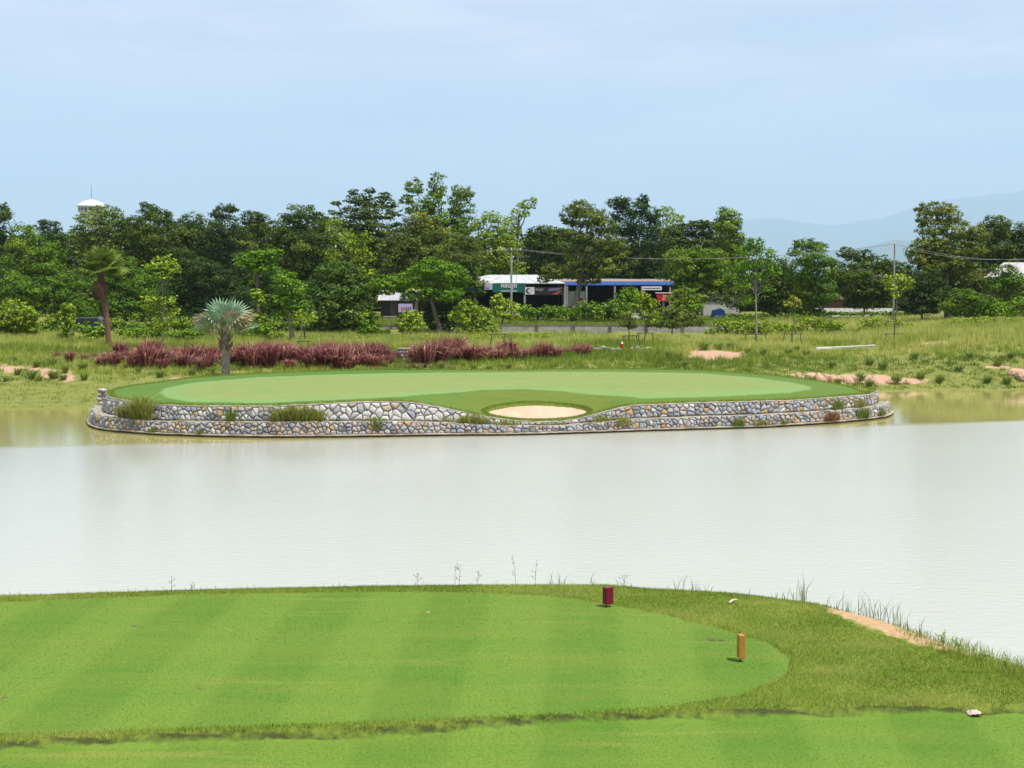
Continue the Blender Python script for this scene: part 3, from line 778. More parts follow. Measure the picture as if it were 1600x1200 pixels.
    if rest:
        me = bpy.data.meshes.new('small_stones'); v = []; f = []; mm = []
        for s_, mi in enumerate(rest):
            b0 = len(v); v += rest[mi].v; f += [tuple(b0+x for x in ff) for ff in rest[mi].f]; mm += [s_]*len(rest[mi].f); me.materials.append(STONE[mi])
        me.from_pydata(v, [], f); me.polygons.foreach_set('material_index', mm); me.update()
        o = bpy.data.objects.new('small_stones', me); COL.objects.link(o); o.parent = root; o['kind'] = 'stuff'
    print(which, 'stones', len(stones))
    if which == 'low':
        H = lambda s: wall_h(s, 'low')
        strip_mesh('coping', [(lambda s: H(s) - 0.05 + 0.05*(vnoise(s*3.3, 1.0, 8)-.5), 0.0), (lambda s: H(s) - 0.03 + 0.05*(vnoise(s*3.3, 1.0, 8)-.5), 0.02), (lambda s: H(s) + 0.0, 0.02), (lambda s: H(s) + 0.005, -0.12)], which, M_COPE, root)
        strip_mesh('footing', [(lambda s: 0.05, 0.0), (lambda s: 0.045, 0.20 + 0*1), (lambda s: 0.10, 0.20), (lambda s: 0.11, 0.0)], which, M_FOOT, root)
    else:
        H = lambda s: wall_h(s, 'up')
        strip_mesh('coping', [(lambda s: H(s) - 0.05, 0.0), (lambda s: H(s) - 0.045, 0.04), (lambda s: H(s) + 0.015 + 0.008*math.sin(s*2.0), 0.035), (lambda s: H(s) + 0.02, -0.10)], which, M_COPE, root)
    return root
def wt_low(a): return (2, 5, 5, 3, 4, 2.2, 3) if a < 750 else (1, 5, 6, 4, 3, 1.2, 2)
def wt_up(a):
    if a < 440: return (4, 6, 4, 2, 2, 1, 0.6)
    if a < 780: return (12, 3.5, 1, 0.5, 0.6, 0.1, 0.1)
    return (2, 6, 7, 2, 1.2, 2.2, 0.3)
stone_wall('low', 'lower rubble stone wall rising from the pond, footing at the waterline', 0.26, 0.165, wt_low, 3, 0.10)
stone_wall('up', 'upper dry stone wall with pale coping holding up the putting green', 0.28, 0.19, wt_up, 5, 0.0)

rng = np.random.default_rng(19)
P = []; 
per = np.roll(SAND, -1, axis=0)
for i in range(len(SAND)):
    for t in rng.random(150):
        q = SAND[i]*(1-t) + per[i]*t; c_ = q - cS; q = q + c_/np.hypot(*c_)*rng.uniform(.0, .22); P.append(q)
P = np.array(P); zP = island_z(P[:, 0], P[:, 1]); P1 = np.column_stack([P, zP]); h1 = rng.uniform(.03, .08, len(P))
s_ = rng.uniform(1.0, LEN-1.0, 9000); xr = np.interp(s_, ST, rimx); yr = np.interp(s_, ST, rimy); zr = np.interp(s_, ST, ZR)
nxx = np.interp(s_, ST, nx_); nyy = np.interp(s_, ST, ny_); of = rng.uniform(.0, .35, len(s_))
P2_ = np.column_stack([xr + nxx*of, yr + nyy*of, zr + .01]); h2_ = rng.uniform(.05, .13, len(s_)) * (0.6 + 0.9*fbm(s_*1.3, s_*0, 4))
# rough fringe round the back edge of the green
bi = rng.uniform(0, len(ga)-1, 16000); i_ = bi.astype(int); f_ = bi - i_
bxx = GX[-1][i_]*(1-f_) + GX[-1][np.minimum(i_+1, len(ga)-1)]*f_; byy = GY[-1][i_]*(1-f_) + GY[-1][np.minimum(i_+1, len(ga)-1)]*f_; bzz = GZ[-1][i_]*(1-f_) + GZ[-1][np.minimum(i_+1, len(ga)-1)]*f_
P3_ = np.column_stack([bxx, byy + rng.uniform(-.35, .4, len(bi)), bzz - .03]); h3_ = rng.uniform(.05, .16, len(bi))
PP = np.concatenate([P1, P2_, P3_]); n = len(PP)
tag(link('collar_fringe', blades(PP, np.concatenate([h1, h2_, h3_]), np.full(n, .022), rng.uniform(.2, 1.0, n), np.clip(rng.normal(.42, .2, n), 0, 1), 'collar_fringe', rng=rng), M_ROUGH), 'ragged olive grass fringe round the bunker and along the edges of the green', 'grass', kind='stuff')
# ------------------------------------------------------------------ trees and shrubs
BARK = mat('bark_grey_brown', (0.16, 0.13, 0.10), (0.09, 0.075, 0.06), scale=4, rough=0.95, bscale=12, bstr=0.6)
BARK_RED = mat('bark_reddish', (0.20, 0.10, 0.07), (0.11, 0.06, 0.045), scale=5, rough=0.95, bscale=14, bstr=0.8)
BARK_PALE = mat('bark_pale_grey', (0.30, 0.28, 0.25), (0.17, 0.155, 0.14), scale=5, rough=0.9, bscale=16, bstr=0.8)
WOOD_DARK = mat('stake_wood_dark', (0.13, 0.09, 0.065), (0.07, 0.055, 0.04), scale=9, rough=0.9)
LEAF = {
 'dark':   leaf_mat('leaves_dark_green', (0.029,0.057,0.008), (0.066,0.114,0.013), (0.207,0.250,0.026), trans=0.2),
 'deep':   leaf_mat('leaves_blue_green', (0.020,0.044,0.010), (0.041,0.083,0.015), (0.122,0.177,0.028), trans=0.2),
 'mid':    leaf_mat('leaves_mid_green', (0.055,0.120,0.010), (0.128,0.229,0.018), (0.293,0.374,0.040), trans=0.2),
 'bright': leaf_mat('leaves_fresh_green', (0.073,0.166,0.010), (0.165,0.302,0.018), (0.342,0.447,0.040), trans=0.2),
 'yellow': leaf_mat('leaves_yellow_green', (0.10,0.18,0.012), (0.25,0.36,0.025), (0.48,0.54,0.065), trans=0.2),
 'olive':  leaf_mat('leaves_olive', (0.055,0.085,0.013), (0.125,0.170,0.024), (0.30,0.32,0.055), trans=0.2),
 'lace':   leaf_mat('leaves_feathery_green', (0.061,0.114,0.014), (0.134,0.198,0.024), (0.268,0.312,0.048), trans=0.2),
 'fleck':  leaf_mat('leaves_pale_flecked', (0.043,0.094,0.013), (0.098,0.177,0.021), (0.610,0.624,0.240), trans=0.2),
 'gold':   leaf_mat('leaves_golden', (0.14,0.17,0.02), (0.34,0.34,0.045), (0.56,0.48,0.09), trans=0.2),
 'bloom':  leaf_mat('pale_pink_blossom', (0.28,0.16,0.20), (0.45,0.30,0.36), (0.65,0.52,0.56), trans=0.2),
}
SCL = 1.13
def leaf_cloud(lobes, Y, size, cover, rng, flat=0.6, name='crown', clump=0.30, depth=0.9, tbias=0.0, droop=0.0):
    Ps = []; Ns = []; Ts = []
    k = Y / F
    for (cx, cy, rx, ry) in lobes:
        rx = rx*SCL; ry = ry*SCL
        C = np.array(at_y(cx, cy, Y + rng.uniform(-0.25, 0.25)*rx*k))
        R = np.array([rx*k, min(rx, ry*1.6)*k*depth, ry*k])
        area = math.pi*rx*ry
        nleaf = int(cover * area / (0.16 * size**2)) + 20
        nin = nleaf // 4
        ncl = max(5, int(area / (clump*min(rx, ry))**2 / 1.5))
        u = rng.normal(size=(ncl, 3)); u /= np.linalg.norm(u, axis=1)[:, None]
        rad = rng.uniform(0.45, 1.0, ncl)**0.6
        cc = u * rad[:, None]
        cc[:, 2] = np.where(cc[:, 2] < -0.55, cc[:, 2]*0.6, cc[:, 2])
        cs = rng.uniform(0.6, 1.35, ncl) * clump * 1.15
        ct = rng.normal(0, 0.17, ncl) + tbias + 0.10*cc[:, 2]*0
        w = cs**2; w /= w.sum()
        idx = rng.choice(ncl, nleaf, p=w)
        v = rng.normal(size=(nleaf, 3)); v /= np.linalg.norm(v, axis=1)[:, None]
        r = rng.random(nleaf)**0.45
        off = v * (r * cs[idx])[:, None]; off[:, 2] *= flat*0.85
        off[:, 2] -= droop*np.abs(off[:, 0]+off[:, 1])
        mr_ = min(R[0], R[2])
        Pp = C + cc[idx]*R*0.98 + off*np.array([mr_*1.2, mr_*1.1, mr_*1.2])
        nn = u[idx]*0.5 + v*0.7 + np.array([0, 0, 0.55]) + rng.normal(0, 0.45, (nleaf, 3))
        Pp[:nin] = C + v[:nin]*(rng.random(nin)**0.4)[:, None]*R*0.85
        Ps.append(Pp); Ns.append(nn); Ts.append(np.clip(0.40 + ct[idx] + rng.normal(0, 0.17, nleaf), 0, 1))
    P = np.concatenate(Ps); Nn = np.concatenate(Ns); T = np.concatenate(Ts)
    Nn /= np.linalg.norm(Nn, axis=1)[:, None]
    a = np.cross(Nn, rng.normal(size=P.shape)); a /= np.linalg.norm(a, axis=1)[:, None]; b_ = np.cross(Nn, a)
    s = size * k * rng.uniform(0.65, 1.35, len(P))
    a *= (s*0.5)[:, None]; b_ *= (s*0.30)[:, None]
    V = np.stack([P - a, P - b_ - 0.1*a, P + a, P + b_ - 0.1*a], 1).reshape(-1, 3)
    return V, np.arange(len(V)).reshape(-1, 4), np.repeat(T, 4)
def limb_path(p0, p1, rng, n=5, wob=0.06):
    p0 = Vector(p0); p1 = Vector(p1); L = (p1-p0).length; out = []
    for i in range(n):
        t = i/(n-1); p = p0.lerp(p1, t)
        p.z += 0.10*L*math.sin(math.pi*t)*0.5
        if 0 < i < n-1: p += Vector(rng.normal(0, wob*L*0.5, 3))
        out.append(p)
    return out
TREES_OUT = []
def tree(name, label, cat, Y, bpx_, pal, lobes, size=3.3, cover=1.9, group=None, flat=0.6, clump=0.30, trunk=True, bark=None, trw=None,
         base_y=None, seed=None, extra=None, tbias=0.0, droop=0.0, lean=0.0):
    rng = np.random.default_rng(seed if seed is not None else 1000 + len(TREES_OUT)*7)
    X0 = (bpx_-800)/F*Y; z0 = gz(X0, Y) if base_y is None else Z(Y, base_y)
    root = empty(name, (X0, Y, z0), label, cat, group)
    inv = np.array([X0, Y, z0])
    fill = []
    if group == BT and name != 'bamboo_clump':
        x0 = min(l[0]-l[2] for l in lobes); x1 = max(l[0]+l[2] for l in lobes); yb = max(l[1] for l in lobes); wd = (x1-x0)/2
        yq = yb + 16
        while yq < 478:
            for q in (-0.45, 0.45):
                fill.append(((x0+x1)/2 + q*wd + rng.uniform(-5, 5), yq + rng.uniform(-5, 5), wd*0.62, 20))
            yq += 26
    V, Fc, T = leaf_cloud(lobes, Y, size, cover, rng, flat=flat, clump=clump, tbias=tbias, droop=droop)
    if fill:
        V2, F2, T2 = leaf_cloud(fill, Y, size*1.35, cover*0.9, rng, flat=flat, clump=clump*1.1, tbias=tbias-0.05)
        Fc = np.concatenate([Fc, F2 + len(V)]); V = np.concatenate([V, V2]); T = np.concatenate([T, T2])
    low = ground_z(V[:, 0], V[:, 1]) + 0.03
    V[:, 2] = np.maximum(V[:, 2], low)
    link('crown', np_mesh('crown', V - inv, Fc, tint=T), LEAF[pal], root)
    if extra:
        for nm, pl, lb, cov, sz in extra:
            V, Fc, T = leaf_cloud(lb, Y, sz, cov, rng, flat=flat, clump=clump)
            link(nm, np_mesh(nm, V - inv, Fc, tint=T), LEAF[pl], root)
    if trunk:
        k = Y/F
        cen = [np.array(at_y(l[0], l[1], Y)) - inv for l in lobes]
        wts = np.array([l[2]*l[3] for l in lobes], float)
        top = max(c[2] for c in cen); low = min(at_y(l[0], l[1]+l[3], Y).z for l in lobes) - z0
        H = max(top, 1.0); r0 = trw if trw else 0.012*H + 0.05
        fork = max(0.35*H, min(low, 0.7*H))
        mid = np.average(np.array(cen), axis=0, weights=wts)
        mb = MB()
        f = Vector((mid[0]*0.5, 0, fork))
        tp = [Vector((0, 0, -0.2)), Vector((mid[0]*0.08 + rng.normal(0, .05), 0, fork*0.35)), Vector((mid[0]*0.3 + rng.normal(0, .08), 0, fork*0.7)), f,
              Vector((mid[0]*0.8, 0.0, fork + (top-fork)*0.45)), Vector((mid[0], 0, fork+(top-fork)*0.85))]
        mb.tube(tp, [r0*1.25, r0, r0*0.85, r0*0.72, r0*0.4, r0*0.12], 8)
        for c in cen[:9]:
            st = f.lerp(tp[4], float(rng.uniform(0, 0.5)))
            mb.tube(limb_path(st, Vector(c), rng), [r0*0.42, r0*0.34, r0*0.25, r0*0.17, r0*0.06], 6)
            for q in range(3):
                e = Vector(c) + Vector(rng.normal(0, 1, 3))*0.30*min(lobes[0][2], lobes[0][3])*k
                mb.tube([Vector(c)*0.8 + st*0.2, (Vector(c)+e)/2, e], [r0*0.16, r0*0.10, r0*0.03], 5)
        mb.build('trunk', bark or BARK, root, smooth=True)
    TREES_OUT.append(root)
    return root
BT = 'trees of the back row'
# back row, from left to right
tree('broadleaf_tree','tall dark tree cut off by the left edge of the picture','tree',190,-15,'deep',[(-22,345,32,34),(-15,395,34,42),(-30,440,40,40),(6,332,9,16),(2,372,8,12)],group=BT)
tree('broadleaf_tree','mid green tree at the far left with lighter leaves on its right side','tree',178,50,'mid',[(40,378,26,26),(66,405,30,26),(24,410,24,30),(80,420,24,20),(30,440,30,30)],group=BT)
tree('broadleaf_tree','small pointed dark tree left of the white water tower','tree',196,80,'deep',[(76,356,14,15),(90,372,16,14),(84,395,26,22),(70,420,26,30)],group=BT,clump=0.34)
tree('feathery_tree','tall feathery tree partly hiding the white water tower','tree',185,148,'lace',[(162,332,22,12),(150,342,32,15),(150,356,32,16),(122,366,20,14),(176,346,20,14),(184,334,9,9),(150,378,34,14),(128,394,22,14),(172,392,22,12)],size=3.4,cover=1.0,clump=0.22,flat=0.4,group=BT)
tree('broadleaf_tree','dark tree with a horn shaped top right of the water tower','tree',186,240,'dark',[(236,332,18,15),(225,320,8,5),(252,342,18,16),(205,352,20,16),(240,365,40,26),(215,395,40,30),(265,400,30,30),(200,430,40,30)],group=BT)
tree('broadleaf_tree','rounded dark tree between two taller dark trees left of the middle','tree',192,300,'dark',[(296,348,20,17),(318,356,16,14),(280,368,20,18),(300,390,40,34),(300,430,40,30)],group=BT)
tree('broadleaf_tree','dark tree with a narrow knob at the top above the silver palm','tree',184,348,'deep',[(346,332,14,14),(362,326,9,8),(350,355,26,20),(340,385,34,28),(355,420,36,30),(340,455,40,30)],group=BT)
tree('broadleaf_tree','low topped dark green tree behind the feathery bright one','tree',195,392,'dark',[(392,342,20,13),(408,356,20,16),(395,385,32,30),(400,425,36,30)],group=BT)
tree('broadleaf_tree','tall dark tree with several rounded heads left of the umbrella tree','tree',182,465,'dark',[(470,338,24,18),(452,352,24,18),(492,352,18,20),(440,372,24,22),(474,385,40,30),(450,415,40,30),(495,405,24,30),(470,445,44,26)],group=BT)
tree('teak_tree','yellowish speckled tree in front of the umbrella tree','tree',176,540,'yellow',[(520,352,14,14),(536,372,20,16),(556,385,22,14),(572,372,14,10),(530,398,24,14),(566,402,20,10)],cover=0.9,clump=0.22,group=BT,tbias=-0.12)
tree('umbrella_tree','broad dark umbrella shaped tree with bushy sprigs on top','tree',188,575,'dark',[(570,334,54,14),(590,318,36,10),(560,312,22,9),(552,300,8,6),(578,298,9,6),(600,306,11,6),(525,318,9,4),(575,355,58,18),(575,385,44,22)],flat=0.35,group=BT)
tree('broadleaf_tree','tallest tree of all with three loose bright heads against the sky','tree',186,688,'mid',[(648,292,13,15),(636,312,12,9),(682,292,14,20),(676,316,18,14),(722,300,17,12),(718,322,19,16),(656,326,22,14),(690,342,38,18),(725,350,20,22),(690,370,36,22)],clump=0.26,tbias=0.05,group=BT)
tree('broadleaf_tree','wide olive brown tree with tan flowering tips above the leafy shop tree','tree',172,655,'olive',[(652,348,20,14),(632,372,34,20),(668,366,26,18),(610,392,22,18),(650,400,44,24),(690,392,28,20)],group=BT,extra=[('blossom','gold',[(655,338,16,8),(672,352,12,8),(696,362,12,8)],0.55,3.6)])
tree('broadleaf_tree','drooping grey olive tree beside the left end of the shop roof','tree',166,715,'olive',[(720,378,24,14),(704,402,30,20),(738,402,24,20),(722,428,26,16),(736,440,14,10)],group=BT,tbias=-0.12)
tree('teak_tree','loose yellow green tree behind the utility pole','tree',178,772,'yellow',[(766,340,18,12),(748,352,12,10),(785,352,18,16),(768,372,26,16),(792,385,22,20),(775,405,30,18),(800,418,22,12),(770,425,26,10)],cover=1.0,clump=0.24,tbias=-0.10,group=BT)
tree('bamboo_clump','leaning yellow green bamboo arching over the trees right of the utility pole','bamboo',182,806,'yellow',[(822,320,15,8),(834,313,6,5),(812,333,16,9),(800,346,13,9),(805,360,12,8)],cover=1.1,clump=0.22,droop=0.3,group=BT,tbias=-0.05)
tree('broadleaf_tree','low dark green tree filling the gap behind the shop','tree',190,855,'dark',[(858,364,32,12),(838,376,22,16),(866,386,36,20),(850,412,40,22),(870,432,30,18),(905,430,30,20)],group=BT)
tree('broadleaf_tree','big olive green tree in front of the shop with a forked trunk','tree',150,895,'olive',[(905,326,22,14),(922,340,26,18),(892,340,18,16),(905,366,26,18),(942,352,20,18),(945,378,26,18),(966,392,16,16),(915,398,36,22),(950,416,28,18),(900,424,36,16),(862,426,18,14),(850,436,10,8),(920,438,22,8)],clump=0.25,trw=0.35,seed=77)
tree('broadleaf_tree','tall nearly black tree with pointed tips right of the big olive tree','tree',176,992,'deep',[(968,318,18,12),(988,326,22,16),(1004,318,10,14),(1018,338,16,14),(985,352,36,24),(1005,382,42,28),(1000,412,44,24),(1020,432,34,14)],group=BT,tbias=-0.1)
tree('broadleaf_tree','small pale yellow green tree peeping over the flat dark crown','tree',192,1045,'yellow',[(1038,332,16,10),(1054,342,16,9),(1030,346,10,10),(1045,358,22,12)],cover=1.0,clump=0.24,group=BT)
tree('umbrella_tree','flat spreading dark tree right of the nearly black one','tree',186,1088,'dark',[(1085,360,50,13),(1100,352,32,8),(1125,368,28,13),(1060,374,34,12),(1095,382,56,16),(1100,402,50,14)],flat=0.35,group=BT)
tree('broadleaf_tree','round bright headed tree rising at the right end of the flat dark crown','tree',180,1138,'mid',[(1130,338,14,12),(1146,340,14,14),(1138,354,22,12),(1140,370,22,12),(1140,390,20,16)],clump=0.36,tbias=0.1,group=BT)
tree('broadleaf_tree','full mid green tree over the red sign','tree',152,1085,'mid',[(1062,404,28,18),(1090,400,26,16),(1120,408,24,16),(1075,424,40,20),(1120,430,32,20),(1090,446,44,14),(1110,462,30,14)],tbias=0.05,seed=5)
tree('broadleaf_tree','dark rounded tree behind the tall staked sapling','tree',154,1212,'dark',[(1220,418,20,16),(1206,440,30,22),(1232,450,24,22),(1196,464,30,20),(1225,480,30,16),(1160,470,26,20)],seed=6)
tree('broadleaf_tree','tall dark tree with a lumpy top right of the staked sapling','tree',148,1268,'mid',[(1258,382,18,10),(1276,388,18,10),(1240,394,10,8),(1268,404,32,18),(1282,424,28,20),(1256,432,28,22),(1275,458,30,22),(1262,480,30,14)],tbias=-0.12,seed=8)
tree('broadleaf_tree','low rounded dark tree against the far hills','tree',180,1340,'dark',[(1322,396,16,9),(1345,402,22,12),(1370,412,20,14),(1384,426,20,16),(1340,424,36,18),(1320,444,20,20),(1390,420,30,14)],group=BT)
tree('flowering_tree','dark bush dotted with pale pink blossom by the low white wall','tree',158,1348,'dark',[(1345,436,28,14),(1362,448,30,16),(1335,456,22,16),(1385,446,20,16),(1350,472,36,14),(1395,465,22,16)],seed=12,extra=[('blossom','bloom',[(1335,448,12,12),(1356,452,14,10),(1374,436,10,8)],0.16,3.4)])
tree('broadleaf_tree','tall golden green tree towering at the right over the thin pole','tree',136,1480,'olive',[(1462,326,30,12),(1444,340,14,12),(1484,338,22,16),(1455,358,24,14),(1492,360,26,16),(1524,366,22,14),(1450,382,26,14),(1484,388,34,18),(1520,390,22,14),(1440,402,24,14),(1475,412,40,16),(1505,430,30,20),(1448,430,18,14)],clump=0.24,tbias=0.14,trw=0.30,seed=21)
tree('broadleaf_tree','dark green tree behind the grey roofed house at the right edge','tree',172,1565,'dark',[(1556,348,24,12),(1580,362,28,14),(1602,372,24,16),(1550,368,24,16),(1570,388,46,18),(1540,400,26,18),(1625,395,36,26),(1590,405,40,14)],group=BT)
tree('broadleaf_tree','dark green tree outside the right edge','tree',168,1680,'mid',[(1670,370,40,30),(1700,410,50,34),(1650,430,40,30)],group=BT)
tree('broadleaf_tree','broad green tree beyond the right edge','tree',176,1790,'dark',[(1790,360,50,34),(1780,410,60,34),(1830,440,50,30)],group=BT)
tree('broadleaf_tree','green tree beyond the left edge','tree',180,-110,'mid',[(-110,365,46,34),(-100,410,56,34),(-150,430,50,40)],group=BT)
tree('broadleaf_tree','dark tree well beyond the left edge','tree',186,-230,'dark',[(-230,355,50,34),(-220,410,60,40)],group=BT)
# middle distance, in front of the shops
tree('broadleaf_tree','dark shady tree behind the brown fan palm','tree',150,200,'mid',[(190,420,28,18),(160,440,30,20),(215,450,32,26),(190,480,46,24),(150,490,34,18),(225,490,30,20)],tbias=-0.22,seed=31)
tree('broadleaf_tree','shadowy bush below the water tower at the left','tree',140,95,'mid',[(110,440,28,16),(75,450,30,18),(100,462,34,20),(40,458,30,22),(70,480,40,18),(20,448,24,20),(120,485,30,16)],tbias=-0.2,seed=32)
tree('broadleaf_tree','dark tree mass behind the silver palm','tree',146,320,'deep',[(310,420,30,20),(340,440,36,24),(285,450,30,26),(320,475,46,26),(370,470,34,30),(300,500,34,18),(350,505,40,18)],tbias=-0.1,seed=33)
tree('broadleaf_tree','dark leaning tree behind the bright feathery trees','tree',150,430,'deep',[(425,440,26,22),(405,470,30,24),(455,460,30,26),(470,495,34,22),(420,500,34,20)],tbias=-0.05,seed=34)
tree('feathery_tree','bright green flat topped tree above the silver palm','tree',118,402,'bright',[(402,402,36,11),(420,394,22,7),(388,412,24,9),(410,418,26,9)],size=3.6,flat=0.4,tbias=-0.12,seed=35,trunk=True,base_y=528)
tree('feathery_tree','bright green tree with a leaning pale trunk right of the silver palm','tree',112,457,'bright',[(445,434,20,12),(450,452,26,16),(436,468,18,12),(462,472,18,14),(450,488,26,9)],size=3.8,flat=0.55,tbias=-0.10,bark=BARK_PALE,trw=0.2,seed=36,base_y=533)
tree('broadleaf_tree','large leaved tree flecked with white leaf undersides','tree',128,530,'fleck',[(520,425,26,18),(545,432,24,18),(500,445,22,20),(530,455,36,22),(560,455,20,20),(510,480,36,24),(550,488,32,26),(515,508,36,12)],size=4.6,clump=0.24,tbias=-0.16,seed=37,base_y=526)
tree('broadleaf_tree','spreading fresh green tree in front of the small white roofed house','tree',127,688,'bright',[(672,418,32,14),(705,425,22,14),(640,436,30,14),(612,442,26,12),(590,446,18,9),(690,442,40,16),(722,436,14,10),(655,456,34,12),(700,460,24,14),(604,455,16,8),(640,464,16,8),(622,452,16,6)],tbias=-0.12,trw=0.22,seed=38,base_y=526,clump=0.26)
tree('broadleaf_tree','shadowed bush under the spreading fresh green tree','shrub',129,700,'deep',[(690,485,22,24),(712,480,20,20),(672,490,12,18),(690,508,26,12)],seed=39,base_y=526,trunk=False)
tree('shrub','round yellow green bush left of the concrete wall','shrub',118,640,'yellow',[(640,496,17,11),(632,508,15,10),(650,510,15,11),(641,518,18,7)],tbias=-0.05,seed=40,size=4.4)
tree('shrub','thin upright leafy sapling left of the round yellow bush','shrub',118,572,'bright',[(572,490,5,6),(568,502,8,8),(580,512,8,6),(564,516,10,6)],cover=0.9,seed=41,size=4.6)
tree('shrub','large bright bush at the left end of the concrete wall','shrub',122,735,'yellow',[(732,480,18,12),(715,492,16,12),(752,490,18,12),(738,502,28,12),(765,512,16,9),(738,516,30,8)],tbias=-0.14,seed=42,size=4.6)
tree('shrub','pale yellow green bush under the green shop sign','shrub',140,786,'yellow',[(780,470,13,10),(796,478,16,10),(778,486,18,12),(798,492,14,10)],tbias=0.02,seed=43,size=4.4)
for i, (cx, w, h, pl, lb) in enumerate([(830,20,12,'bright','first low leafy bush of the hedge right of the pale bush under the green sign'),(866,20,13,'mid','low bush of the hedge below the blue flatbed of the pickup'),(884,14,11,'bright','low leafy bush of the hedge at the foot of the big olive tree'),
        (925,24,20,'mid','taller bush in the hedge before the pale shop window'),(955,20,16,'mid','dense bush beside the pale goods of the blue roofed shop'),(968,18,22,'mid','broad bush under the blue awning')]):
    tree('hedge_bush', lb, 'shrub', 148-(i % 2)*3, cx, pl, [(cx-w*.4,490-h*.5,w*.7,h*.6),(cx+w*.45,492-h*.4,w*.7,h*.55),(cx,494-h*.2,w,h*.55)], group='bushes of the hedge before the shops', trunk=False, size=4.2, tbias=-0.04)
tree('shrub','bush with drooping leaves under the blue awning','shrub',150,985,'bright',[(985,456,14,9),(972,464,14,9),(996,468,12,10),(982,478,14,10)],tbias=-0.12,seed=50)
tree('shrub','rounded green bush right of the red sign','shrub',136,1072,'mid',[(1070,458,18,11),(1058,468,16,12),(1084,470,14,12),(1072,480,24,12)],tbias=0.06,seed=51)
tree('shrub','olive bush below the red sign above the concrete wall','shrub',124,1050,'olive',[(1040,490,22,12),(1062,496,22,12),(1082,502,18,9),(1048,506,34,9),(1025,504,18,9)],tbias=0.0,seed=52)
tree('shrub','wide dark bush before the grey roofed house','shrub',128,1512,'mid',[(1505,462,26,12),(1535,470,22,13),(1490,478,26,13),(1520,486,38,12),(1550,486,16,12)],tbias=-0.04,seed=53)
tree('shrub','dark rounded bush left of the wide bush at the right','shrub',134,1440,'deep',[(1448,436,26,16),(1435,452,24,20),(1458,462,28,18),(1445,480,34,14),(1425,478,14,16)],tbias=0.1,seed=54)
tree('broadleaf_tree','bushy green tree hiding the left half of the grey roofed house','tree',132,1572,'mid',[(1568,426,18,14),(1582,436,18,18),(1562,446,24,16),(1575,462,30,14),(1598,462,18,14)],tbias=-0.1,seed=55)
tree('shrub','brown green wispy bush below the tall golden tree','shrub',138,1500,'olive',[(1495,430,26,10),(1520,440,26,10),(1480,446,24,10),(1510,454,34,9),(1540,450,16,9)],flat=0.35,tbias=-0.1,seed=56)
tree('banana_plant','bright low leaves at the foot of the house at the right edge','plant',126,1590,'bright',[(1570,480,22,9),(1596,474,18,10),(1615,482,20,10),(1555,488,14,7),(1588,490,34,6)],seed=57,trunk=False)
# bushes at the front left
tree('shrub','big bright yellow green bush at the left edge','shrub',118,25,'yellow',[(22,480,26,12),(40,492,22,14),(5,498,24,16),(28,510,30,14),(48,514,14,12),(-20,505,26,20)],tbias=-0.12,size=4.8,seed=60)
tree('shrub','columnar green shrub left of the brown fan palm','shrub',112,104,'yellow',[(106,482,14,8),(104,494,18,9),(106,508,14,10),(104,524,13,10),(82,500,12,9)],tbias=-0.22,size=4.6,seed=61)
tree('shrub','fresh green low bush at the foot of the brown fan palm','shrub',110,142,'bright',[(132,515,14,7),(150,522,16,7),(160,514,10,6),(135,530,18,6)],size=4.6,seed=62,trunk=False)
tree('shrub','low green creeper mound between the two palms','shrub',110,215,'bright',[(205,520,24,7),(235,518,20,7),(265,522,30,6),(300,520,24,6),(220,530,34,5),(290,532,40,5)],size=4.2,tbias=0.0,seed=63,trunk=False)
tree('shrub','low leafy bush right of the silver palm trunk','shrub',110,400,'bright',[(385,520,20,7),(410,512,16,8),(420,524,24,6),(395,530,26,5)],size=4.2,tbias=-0.08,seed=64,trunk=False)
tree('shrub','yellow leaved bush behind the silver palm','shrub',112,392,'yellow',[(402,460,12,8),(412,472,12,8),(380,492,16,9),(405,497,14,9)],size=4.4,tbias=-0.05,seed=65)
tree('shrub','bright leafy bush below the leaning pale trunk','shrub',111,478,'yellow',[(466,492,16,8),(486,498,12,8),(470,506,18,7)],size=4.4,cover=1.1,tbias=-0.18,seed=66)
# planted saplings with stakes
def stakes(px, py, Y, w, label, h=0.9):
    X0 = (px-800)/F*Y; z0 = gz(X0, Y)
    r = empty('tree_stake_frame', (X0, Y, z0), label, 'tree stakes', 'wooden frames propping the young trees')
    for s in (-1, 1):
        MB().tube([(s*(w+0.12), -0.1*s, -0.1), (s*w, 0, h)], 0.035, 6).build('post', WOOD_DARK, r)
    MB().tube([(-w-0.2, 0.05, h-0.04), (w+0.2, 0.05, h-0.02)], 0.03, 6).build('crossbar', WOOD_DARK, r)
def sapling(label, Y, bpx_, py, pal, lobes, **kw):
    return tree('young_tree', label, 'tree', Y, bpx_, pal, lobes, group='staked young trees', **kw)
sapling('tall thin young tree with an open crown and pale trunk right of the shops', 108, 1181, 535, 'bright', [(1182,380,17,9),(1168,392,18,9),(1200,396,16,10),(1190,412,22,11),(1160,416,16,12),(1210,424,14,9),(1178,434,18,8),(1158,446,14,8),(1198,452,12,6),(1172,470,14,6)], cover=0.85, clump=0.3, tbias=-0.16, trw=0.09, bark=BARK_PALE, size=4.6)
stakes(1181, 535, 107.6, 0.72, 'dark stake frame at the foot of the tall open young tree')
sapling('tiny young tree with an orange tinted head by the dark tree', 108, 1238, 535, 'gold', [(1240,468,9,7),(1232,474,8,6),(1247,477,7,6)], cover=1.0, trw=0.05, tbias=-0.1, size=4.4)
stakes(1238, 535, 107.6, 0.6, 'dark stake frame under the tiny orange tinted tree')
